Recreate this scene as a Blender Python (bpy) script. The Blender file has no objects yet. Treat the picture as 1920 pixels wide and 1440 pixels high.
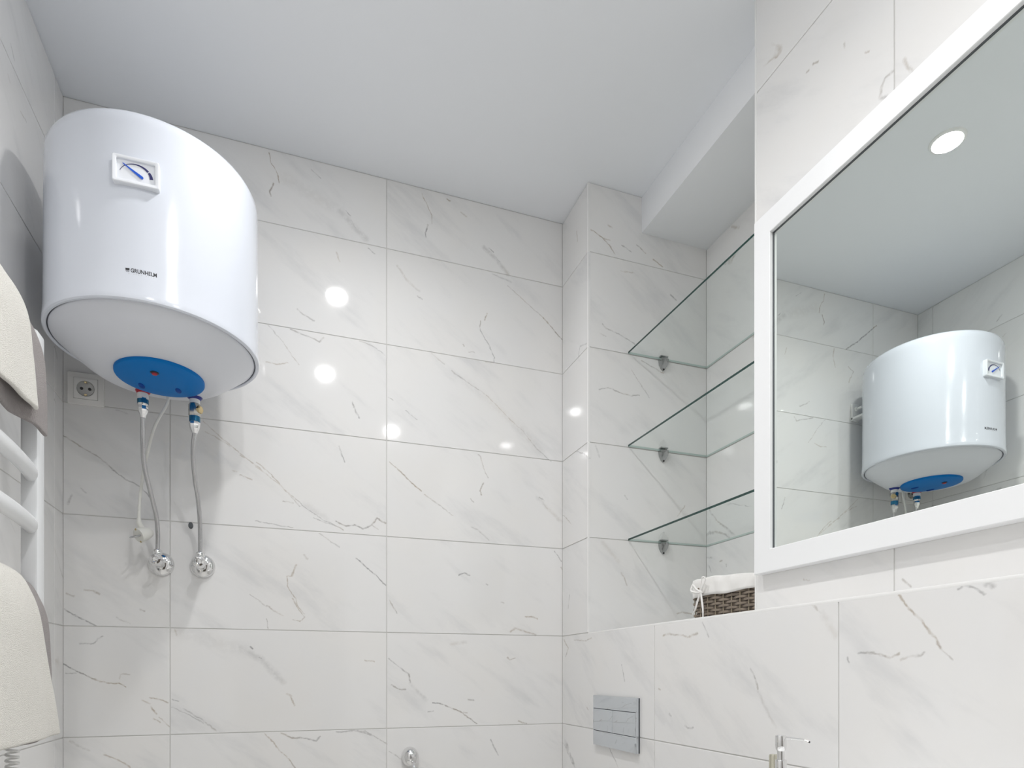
import bpy, bmesh, math, random
from mathutils import Vector, Matrix, noise
PI = math.pi
R = math.radians
scene = bpy.context.scene
COL = scene.collection

# ---------------------------------------------------------------- camera, world, lamps, exposure
EYE = 1.08
CEIL = 2.633
cam_data = bpy.data.cameras.new('camera')
cam = bpy.data.objects.new('camera', cam_data)
COL.objects.link(cam)
cam.location = (0, 0, EYE)
cam.rotation_euler = (PI/2, 0, -math.atan(422/1195))
cam_data.sensor_width = 36.0
cam_data.lens = 36.0*1195/1920
cam_data.shift_y = 542/1920
cam_data.clip_start = 0.01
scene.camera = cam

world = bpy.data.worlds.new('world')
scene.world = world
world.use_nodes = True
world.node_tree.nodes['Background'].inputs[0].default_value = (0.8, 0.85, 0.9, 1)
world.node_tree.nodes['Background'].inputs[1].default_value = 0.3

LAMP_POS = [(0.193, 1.33), (0.186, 0.61), (0.63, -0.06), (-0.21, -0.04)]
LAMP_RADIANCE = 95.0
LAMP_POWER = 1.45
LAMP_COLOR = (1.0, 0.992, 0.985)
scene.view_settings.view_transform = 'Standard'
scene.view_settings.look = 'None'
scene.view_settings.gamma = 1.0
scene.view_settings.use_curve_mapping = False
scene.view_settings.exposure = 1.25
scene.cycles.max_bounces = 16
scene.cycles.diffuse_bounces = 10
scene.cycles.glossy_bounces = 6
scene.cycles.transparent_max_bounces = 12
scene.cycles.sample_clamp_indirect = 12.0

# ---------------------------------------------------------------- helpers
def link(name, me, mats=None, parent=None):
    o = bpy.data.objects.new(name, me)
    COL.objects.link(o)
    if mats is not None:
        for m in (mats if isinstance(mats, (list, tuple)) else [mats]):
            if me is not None and m.name not in [x.name for x in me.materials if x]:
                me.materials.append(m)
    if parent is not None:
        o.parent = parent
        o.matrix_parent_inverse = parent.matrix_world.inverted()
    return o

def obj(name, bm, mats=None, parent=None, smooth=True):
    bmesh.ops.recalc_face_normals(bm, faces=bm.faces)
    if smooth:
        for f in bm.faces: f.smooth = True
        for e in bm.edges:
            if len(e.link_faces) == 2 and e.calc_face_angle(0) > R(38): e.smooth = False
    me = bpy.data.meshes.new(name)
    bm.to_mesh(me); bm.free()
    return link(name, me, mats, parent)

def thing(name, label, cat, loc=(0, 0, 0), group=None):
    o = bpy.data.objects.new(name, None)
    o.empty_display_size = 0.05
    COL.objects.link(o)
    o.location = loc
    o['label'] = label; o['category'] = cat
    if group: o['group'] = group
    bpy.context.view_layer.update()
    return o

def add_box(bm, x0, x1, y0, y1, z0, z1, bev=0.0, mi=0):
    r = bmesh.ops.create_cube(bm, size=1)
    vs = r['verts']
    for v in vs:
        v.co = Vector(((x0+x1)/2 + v.co.x*(x1-x0), (y0+y1)/2 + v.co.y*(y1-y0), (z0+z1)/2 + v.co.z*(z1-z0)))
    fs = set(f for v in vs for f in v.link_faces)
    if bev > 0:
        es = list(set(e for v in vs for e in v.link_edges))
        rr = bmesh.ops.bevel(bm, geom=es, offset=bev, segments=2, affect='EDGES', profile=0.6)
        fs = set(rr['faces']) | set(f for f in fs if f.is_valid)
    for f in fs: f.material_index = mi

def box(name, x0, x1, y0, y1, z0, z1, mat, parent=None, bev=0.0):
    bm = bmesh.new(); add_box(bm, x0, x1, y0, y1, z0, z1, bev)
    return obj(name, bm, mat, parent)

def add_lathe(bm, prof, origin, axis=(0, 0, 1), seg=32, mi=0, cap=True, hexa=False):
    """prof: list of (radius, height along axis)"""
    ax = Vector(axis).normalized()
    up = Vector((0, 0, 1)) if abs(ax.z) < 0.9 else Vector((1, 0, 0))
    a = ax.cross(up).normalized(); b = ax.cross(a).normalized()
    o = Vector(origin)
    rings = []
    for (r, h) in prof:
        if r < 1e-6:
            rings.append([bm.verts.new(o + ax*h)])
        else:
            rings.append([bm.verts.new(o + ax*h + (a*math.cos(2*PI*i/seg) + b*math.sin(2*PI*i/seg))*r) for i in range(seg)])
    for p, q in zip(rings, rings[1:]):
        for i in range(seg):
            j = (i+1) % seg
            if len(p) == 1 and len(q) == 1: continue
            if len(p) == 1: f = bm.faces.new((p[0], q[i], q[j]))
            elif len(q) == 1: f = bm.faces.new((p[i], p[j], q[0]))
            else: f = bm.faces.new((p[i], p[j], q[j], q[i]))
            f.material_index = mi
    if cap:
        for rg in (rings[0], rings[-1]):
            if len(rg) > 2:
                f = bm.faces.new(rg); f.material_index = mi

def lathe(name, prof, origin, mat, parent=None, axis=(0, 0, 1), seg=32, cap=True):
    bm = bmesh.new(); add_lathe(bm, prof, origin, axis, seg, cap=cap)
    return obj(name, bm, mat, parent)

def catmull(pts, n=8):
    P = [Vector(p) for p in pts]
    P = [P[0]*2-P[1]] + P + [P[-1]*2-P[-2]]
    out = []
    for i in range(1, len(P)-2):
        p0, p1, p2, p3 = P[i-1], P[i], P[i+1], P[i+2]
        for k in range(n):
            t = k/n
            out.append(0.5*((2*p1) + (p2-p0)*t + (2*p0-5*p1+4*p2-p3)*t*t + (-p0+3*p1-3*p2+p3)*t**3))
    out.append(P[-2].copy())
    return out

def add_tube(bm, pts, r, seg=10, mi=0, squash=None, caps=True):
    """r: number or function of 0..1; squash=(a,b) elliptical section"""
    n = len(pts)
    T = []
    for i in range(n):
        d = (pts[min(i+1, n-1)] - pts[max(i-1, 0)])
        T.append(d.normalized() if d.length > 1e-9 else Vector((0, 0, 1)))
    up = Vector((0, 0, 1)) if abs(T[0].z) < 0.9 else Vector((1, 0, 0))
    a = T[0].cross(up).normalized()
    rings = []
    for i in range(n):
        a = (a - T[i]*a.dot(T[i])).normalized()
        b = T[i].cross(a)
        rr = r(i/(n-1)) if callable(r) else r
        sa, sb = squash if squash else (1, 1)
        rings.append([bm.verts.new(pts[i] + (a*math.cos(2*PI*k/seg)*sa + b*math.sin(2*PI*k/seg)*sb)*rr) for k in range(seg)])
    for p, q in zip(rings, rings[1:]):
        for k in range(seg):
            j = (k+1) % seg
            f = bm.faces.new((p[k], p[j], q[j], q[k])); f.material_index = mi
    if caps:
        for rg in (rings[0], rings[-1]):
            f = bm.faces.new(rg); f.material_index = mi

def tube(name, pts, r, mat, parent=None, seg=10, smooth_n=8, squash=None):
    bm = bmesh.new()
    P = catmull(pts, smooth_n) if smooth_n else [Vector(p) for p in pts]
    add_tube(bm, P, r, seg, squash=squash)
    return obj(name, bm, mat, parent)

# ---------------------------------------------------------------- materials
class NB:
    def __init__(self, tree): self.t = tree
    def n(self, typ, **kw):
        nd = self.t.nodes.new(typ)
        for k, v in kw.items(): setattr(nd, k, v)
        return nd
    def l(self, a, b): self.t.links.new(a, b)
    def set(self, inp, v):
        if hasattr(v, 'is_output'): self.l(v, inp)
        else: inp.default_value = v
    def math(self, op, a, b=0.0, c=None, clamp=False):
        nd = self.n('ShaderNodeMath', operation=op, use_clamp=clamp)
        self.set(nd.inputs[0], a); self.set(nd.inputs[1], b)
        if c is not None: self.set(nd.inputs[2], c)
        return nd.outputs[0]
    def vec(self, op, a, b=(0, 0, 0), out=0):
        nd = self.n('ShaderNodeVectorMath', operation=op)
        self.set(nd.inputs[0], a)
        if op == 'SCALE': self.set(nd.inputs['Scale'], b)
        else: self.set(nd.inputs[1], b)
        return nd.outputs[out]
    def noise(self, v, scale, detail=3.0, rough=0.5):
        nd = self.n('ShaderNodeTexNoise')
        self.l(v, nd.inputs['Vector'])
        nd.inputs['Scale'].default_value = scale
        nd.inputs['Detail'].default_value = detail
        nd.inputs['Roughness'].default_value = rough
        return nd
    def ramp(self, v, a, b, lo=0.0, hi=1.0, smooth=True):
        nd = self.n('ShaderNodeMapRange')
        if smooth: nd.interpolation_type = 'SMOOTHSTEP'
        self.set(nd.inputs['Value'], v)
        self.set(nd.inputs['From Min'], a); self.set(nd.inputs['From Max'], b)
        self.set(nd.inputs['To Min'], lo); self.set(nd.inputs['To Max'], hi)
        return nd.outputs['Result']
    def mix(self, f, a, b):
        nd = self.n('ShaderNodeMix', data_type='RGBA')
        self.set(nd.inputs['Factor'], f)
        self.set(nd.inputs[6], a); self.set(nd.inputs[7], b)
        return nd.outputs[2]

def new_mat(name):
    m = bpy.data.materials.new(name); m.use_nodes = True
    return m, NB(m.node_tree), m.node_tree.nodes['Principled BSDF']

def plain(name, col, rough=0.5, metal=0.0, spec=0.5, bump=None, var=0.03, coat=0.0, scale=40.0, sheen=0.0):
    """principled material with a little procedural colour variation and optional fine bump (scale, strength, distance)"""
    m, nb, p = new_mat(name)
    tc = nb.n('ShaderNodeTexCoord')
    nz = nb.noise(tc.outputs['Object'], scale, 3)
    dark = tuple(c*(1-var) for c in col) + (1,)
    light = tuple(min(1, c*(1+var)) for c in col) + (1,)
    nb.l(nb.mix(nz.outputs['Fac'], dark, light), p.inputs['Base Color'])
    p.inputs['Roughness'].default_value = rough
    p.inputs['Metallic'].default_value = metal
    p.inputs['Specular IOR Level'].default_value = spec
    p.inputs['Coat Weight'].default_value = coat
    p.inputs['Coat Roughness'].default_value = 0.03
    if sheen:
        p.inputs['Sheen Weight'].default_value = sheen
    if bump:
        bz = nb.noise(tc.outputs['Object'], bump[0], 4, 0.6)
        bp = nb.n('ShaderNodeBump')
        bp.inputs['Strength'].default_value = bump[1]; bp.inputs['Distance'].default_value = bump[2]
        nb.l(bz.outputs['Fac'], bp.inputs['Height']); nb.l(bp.outputs['Normal'], p.inputs['Normal'])
    return m

# node group: soft distance to one vein segment
def make_segment_group():
    g = bpy.data.node_groups.new('vein_segment', 'ShaderNodeTree')
    for nm, ty in (('P', 'NodeSocketVector'), ('A', 'NodeSocketVector'), ('BA', 'NodeSocketVector'), ('InvLen2', 'NodeSocketFloat'), ('Width', 'NodeSocketFloat'), ('Strength', 'NodeSocketFloat'), ('Prev', 'NodeSocketFloat')):
        g.interface.new_socket(nm, in_out='INPUT', socket_type=ty)
    g.interface.new_socket('Value', in_out='OUTPUT', socket_type='NodeSocketFloat')
    nb = NB(g)
    gi = nb.n('NodeGroupInput'); go = nb.n('NodeGroupOutput')
    pa = nb.vec('SUBTRACT', gi.outputs['P'], gi.outputs['A'])
    dt = nb.vec('DOT_PRODUCT', pa, gi.outputs['BA'], out=1)
    h = nb.math('MULTIPLY', dt, gi.outputs['InvLen2'], clamp=True)
    sc = nb.vec('SCALE', gi.outputs['BA'], h)
    d = nb.vec('DISTANCE', pa, sc, out=1)
    v = nb.ramp(d, gi.outputs['Width'], 0.0, 0.0, gi.outputs['Strength'])
    nb.l(nb.math('MAXIMUM', gi.outputs['Prev'], v), go.inputs['Value'])
    return g
SEG = make_segment_group()

def marble(name, segs=(), seed=0.0, generic=False):
    m, nb, p = new_mat(name)
    tc = nb.n('ShaderNodeTexCoord')
    oi = nb.n('ShaderNodeObjectInfo')
    off = nb.vec('SCALE', (7.3, 3.1, 11.7), nb.math('ADD', nb.math('MULTIPLY', oi.outputs['Random'], 9.0), seed))
    P0 = tc.outputs['Object']
    P = nb.vec('ADD', P0, off)
    # rotated, stretched coordinates: soft bands running down to the right
    mp = nb.n('ShaderNodeMapping', vector_type='TEXTURE'); mp.inputs['Rotation'].default_value = (0, 0, R(-36)); mp.inputs['Scale'].default_value = (0.75, 0.2, 1)
    nb.l(P, mp.inputs['Vector'])
    cloud = nb.noise(mp.outputs[0], 2.2, 5, 0.62)
    c1 = nb.ramp(cloud.outputs['Fac'], 0.5, 0.78)
    warm = nb.noise(P, 5.0, 2)
    base = nb.mix(nb.ramp(warm.outputs['Fac'], 0.35, 0.7), (0.79, 0.788, 0.785, 1), (0.795, 0.788, 0.777, 1))
    base = nb.mix(nb.math('MULTIPLY', c1, 0.55), base, (0.60, 0.605, 0.615, 1))
    # fine wobble for the veins
    n1 = nb.noise(P, 24.0, 3, 0.6); n2 = nb.noise(P, 130.0, 2, 0.5)
    w1 = nb.vec('SCALE', nb.vec('SUBTRACT', n1.outputs['Color'], (0.5, 0.5, 0.5)), 0.012)
    w2 = nb.vec('SCALE', nb.vec('SUBTRACT', n2.outputs['Color'], (0.5, 0.5, 0.5)), 0.004)
    flat = nb.vec('MULTIPLY', nb.vec('ADD', P0, nb.vec('ADD', w1, w2)), (1, 1, 0))
    cur = None
    for (ax, ay, bx, by, w, s) in segs:
        nd = nb.n('ShaderNodeGroup'); nd.node_tree = SEG
        nb.l(flat, nd.inputs['P'])
        nd.inputs['A'].default_value = (ax, ay, 0)
        nd.inputs['BA'].default_value = (bx-ax, by-ay, 0)
        nd.inputs['InvLen2'].default_value = 1/max(1e-8, (bx-ax)**2+(by-ay)**2)
        nd.inputs['Width'].default_value = w
        nd.inputs['Strength'].default_value = s
        if cur is not None: nb.l(cur, nd.inputs['Prev'])
        else: nd.inputs['Prev'].default_value = 0.0
        cur = nd.outputs[0]
    if generic:
        wv = nb.vec('ADD', mp.outputs[0], nb.vec('SCALE', w1, 6.0))
        gz = nb.noise(wv, 0.9, 2, 0.5)
        dd = nb.math('ABSOLUTE', nb.math('SUBTRACT', gz.outputs['Fac'], 0.5))
        line = nb.ramp(dd, 0.008, 0.0, 0.0, 0.6)
        gate = nb.noise(P, 6.0, 1)
        line = nb.math('MULTIPLY', line, nb.ramp(gate.outputs['Fac'], 0.5, 0.62))
        cur = line if cur is None else nb.math('MAXIMUM', cur, line)
    if cur is not None:
        br = nb.noise(P, 70.0, 3, 0.6)
        cur = nb.math('MULTIPLY', cur, nb.ramp(br.outputs['Fac'], 0.30, 0.62, 0.25, 1.0))
        tint = nb.mix(nb.ramp(warm.outputs['Fac'], 0.42, 0.62), (0.20, 0.20, 0.205, 1), (0.34, 0.27, 0.19, 1))
        base = nb.mix(cur, base, tint)
    nb.l(base, p.inputs['Base Color'])
    p.inputs['Roughness'].default_value = 0.055
    p.inputs['Specular IOR Level'].default_value = 0.5
    wv2 = nb.noise(P, 5.0, 1)
    bp = nb.n('ShaderNodeBump'); bp.inputs['Strength'].default_value = 0.04; bp.inputs['Distance'].default_value = 0.004
    nb.l(wv2.outputs['Fac'], bp.inputs['Height']); nb.l(bp.outputs['Normal'], p.inputs['Normal'])
    return m

M_MARBLE = marble('marble_plain', generic=True)
M_GROUT = plain('grout', (0.62, 0.615, 0.60), 0.85, spec=0.2, bump=(300, 0.3, 0.0005))
M_CEIL = plain('ceiling_paint', (0.86, 0.88, 0.91), 0.75, spec=0.25, var=0.006, scale=2)
M_BEAM = plain('beam_paint', (0.85, 0.865, 0.885), 0.7, spec=0.25, var=0.006, scale=2)
M_PAINT = plain('wall_paint', (0.85, 0.85, 0.84), 0.7, spec=0.3, var=0.01)
M_DOOR = plain('door_paint', (0.10, 0.085, 0.07), 0.4, var=0.01)
M_FLOOR = plain('floor_stone', (0.74, 0.73, 0.71), 0.25, var=0.06, scale=6)
M_TRIM = plain('trim_white', (0.86, 0.86, 0.85), 0.3, var=0.01)
M_FRAME = plain('frame_white', (0.85, 0.86, 0.87), 0.35, var=0.004, scale=5)
M_HEATER = plain('heater_enamel', (0.69, 0.725, 0.795), 0.16, spec=0.55, var=0.003, scale=3, coat=0.3)
M_HEATER_BASE = plain('heater_base_plastic', (0.72, 0.74, 0.79), 0.3, var=0.004, scale=3)
M_GROOVE_SHADE = plain('groove_shade', (0.05, 0.055, 0.07), 0.5)  # near-black standing in for shade inside the heater's groove
M_BLUE = plain('blue_plastic', (0.0, 0.17, 0.52), 0.45, spec=0.15, var=0.02, scale=8)
M_BLUE_SHADE = plain('recess_blue_shade', (0.0, 0.05, 0.28), 0.5, spec=0.2)  # cap blue darkened: recess shade put into the colour
M_NAVY = plain('navy_plastic', (0.006, 0.02, 0.22), 0.35)
M_RED = plain('red_plastic', (0.42, 0.01, 0.03), 0.3)
M_WHITE = plain('white_plastic', (0.84, 0.84, 0.83), 0.28, var=0.01)
M_SOCKET = plain('socket_plastic', (0.83, 0.82, 0.80), 0.2, var=0.005)
M_CORD = plain('cord_pvc', (0.74, 0.74, 0.70), 0.4)
M_CHROME = plain('chrome', (0.80, 0.80, 0.80), 0.06, metal=1.0, var=0.01)
M_STEEL = plain('braided_steel', (0.56, 0.56, 0.57), 0.22, metal=1.0, bump=(900, 0.4, 0.0006))
M_BRASS = plain('nickel_brass', (0.62, 0.50, 0.28), 0.25, metal=1.0)
M_CLIP = plain('clip_metal', (0.42, 0.43, 0.43), 0.18, metal=1.0)
M_NICKEL = plain('nickel', (0.50, 0.49, 0.46), 0.22, metal=1.0)
M_TEAL = plain('anodised_blue', (0.02, 0.16, 0.30), 0.25, metal=0.6)
M_BLACK = plain('black_plastic', (0.015, 0.015, 0.018), 0.4)
M_INK = plain('black_print', (0.03, 0.03, 0.035), 0.5)
M_GAUGE = plain('gauge_plastic', (0.82, 0.845, 0.89), 0.22, var=0.005)
M_WELL = plain('socket_well', (0.42, 0.42, 0.41), 0.12)
M_TUBE = plain('tube_metal', (0.62, 0.60, 0.50), 0.25, metal=0.9)
M_DIAL = plain('dial_navy', (0.03, 0.03, 0.14), 0.4)
M_NEEDLE = plain('needle_blue', (0.01, 0.10, 0.60), 0.35)
M_RUBBER = plain('grey_rubber', (0.10, 0.11, 0.12), 0.6)
M_RAIL = plain('rail_enamel', (0.80, 0.815, 0.83), 0.25, var=0.005, scale=4)
M_CREAM = plain('cream_terry', (0.94, 0.915, 0.85), 0.95, spec=0.1, var=0.05, scale=120, bump=(520, 1.0, 0.0035), sheen=0.3)
M_TAUPE = plain('taupe_terry', (0.37, 0.335, 0.33), 0.95, spec=0.1, var=0.14, scale=120, bump=(520, 1.0, 0.0035), sheen=0.3)
M_WEAVE_SHADE = plain('weave_shade_brown', (0.19, 0.165, 0.15), 0.9, spec=0.1, var=0.1, scale=100)  # dark brown for the painted shade behind the basket weave
M_WICKER = plain('wicker_grey_brown', (0.215, 0.175, 0.135), 0.6, var=0.3, scale=60, bump=(250, 0.6, 0.001))
M_STAKE = plain('wicker_stake', (0.42, 0.36, 0.26), 0.6, var=0.2, scale=60)
M_LINEN = plain('liner_cotton', (0.82, 0.81, 0.79), 0.9, spec=0.1, var=0.02, scale=60, bump=(700, 0.4, 0.0008))
M_PLATE = plain('flush_chrome', (0.68, 0.715, 0.75), 0.045, metal=1.0, var=0.01)
M_CERAMIC = plain('ceramic', (0.85, 0.85, 0.85), 0.08, var=0.005)
M_GREY = plain('satin_aluminium', (0.50, 0.50, 0.50), 0.3, metal=0.8)

def mirror_mat():
    m, nb, p = new_mat('silvered_glass')
    tc = nb.n('ShaderNodeTexCoord')
    nz = nb.noise(tc.outputs['Object'], 2.0, 1)
    nb.l(nb.mix(nz.outputs['Fac'], (0.82, 0.865, 0.835, 1), (0.83, 0.872, 0.845, 1)), p.inputs['Base Color'])
    p.inputs['Metallic'].default_value = 1.0; p.inputs['Roughness'].default_value = 0.0
    return m
M_MIRROR = mirror_mat()

def glass_mat():
    m, nb, p = new_mat('shelf_glass')
    nb.t.nodes.remove(p)
    out = nb.t.nodes['Material Output']
    tc = nb.n('ShaderNodeTexCoord'); nz = nb.noise(tc.outputs['Object'], 3.0, 1)
    tr = nb.n('ShaderNodeBsdfTransparent')
    nb.l(nb.mix(nz.outputs['Fac'], (0.972, 0.991, 0.984, 1), (0.975, 0.992, 0.986, 1)), tr.inputs[0])
    gl = nb.n('ShaderNodeBsdfGlossy'); gl.inputs['Roughness'].default_value = 0.0
    fr = nb.n('ShaderNodeFresnel'); fr.inputs['IOR'].default_value = 1.5
    ms = nb.n('ShaderNodeMixShader')
    geo = nb.n('ShaderNodeNewGeometry')
    front = nb.math('SUBTRACT', 1.0, geo.outputs['Backfacing'])
    nb.l(nb.math('MULTIPLY', nb.math('MULTIPLY', fr.outputs[0], 0.8), front), ms.inputs[0]); nb.l(tr.outputs[0], ms.inputs[1]); nb.l(gl.outputs[0], ms.inputs[2])
    nb.l(ms.outputs[0], out.inputs[0])
    return m
M_GLASS = glass_mat()
M_GLASS_EDGE = plain('glass_edge', (0.006, 0.042, 0.035), 0.15, var=0.15, scale=20)

M_GLASS_SIDE = plain('glass_side', (0.42, 0.52, 0.49), 0.3, var=0.05, scale=20)

def lamp_mat():
    m, nb, p = new_mat('lamp_lens')
    p.inputs['Base Color'].default_value = (0.8, 0.8, 0.8, 1)
    p.inputs['Emission Color'].default_value = LAMP_COLOR + (1,)
    p.inputs['Emission Strength'].default_value = LAMP_RADIANCE
    return m
M_LAMP = lamp_mat()

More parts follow.
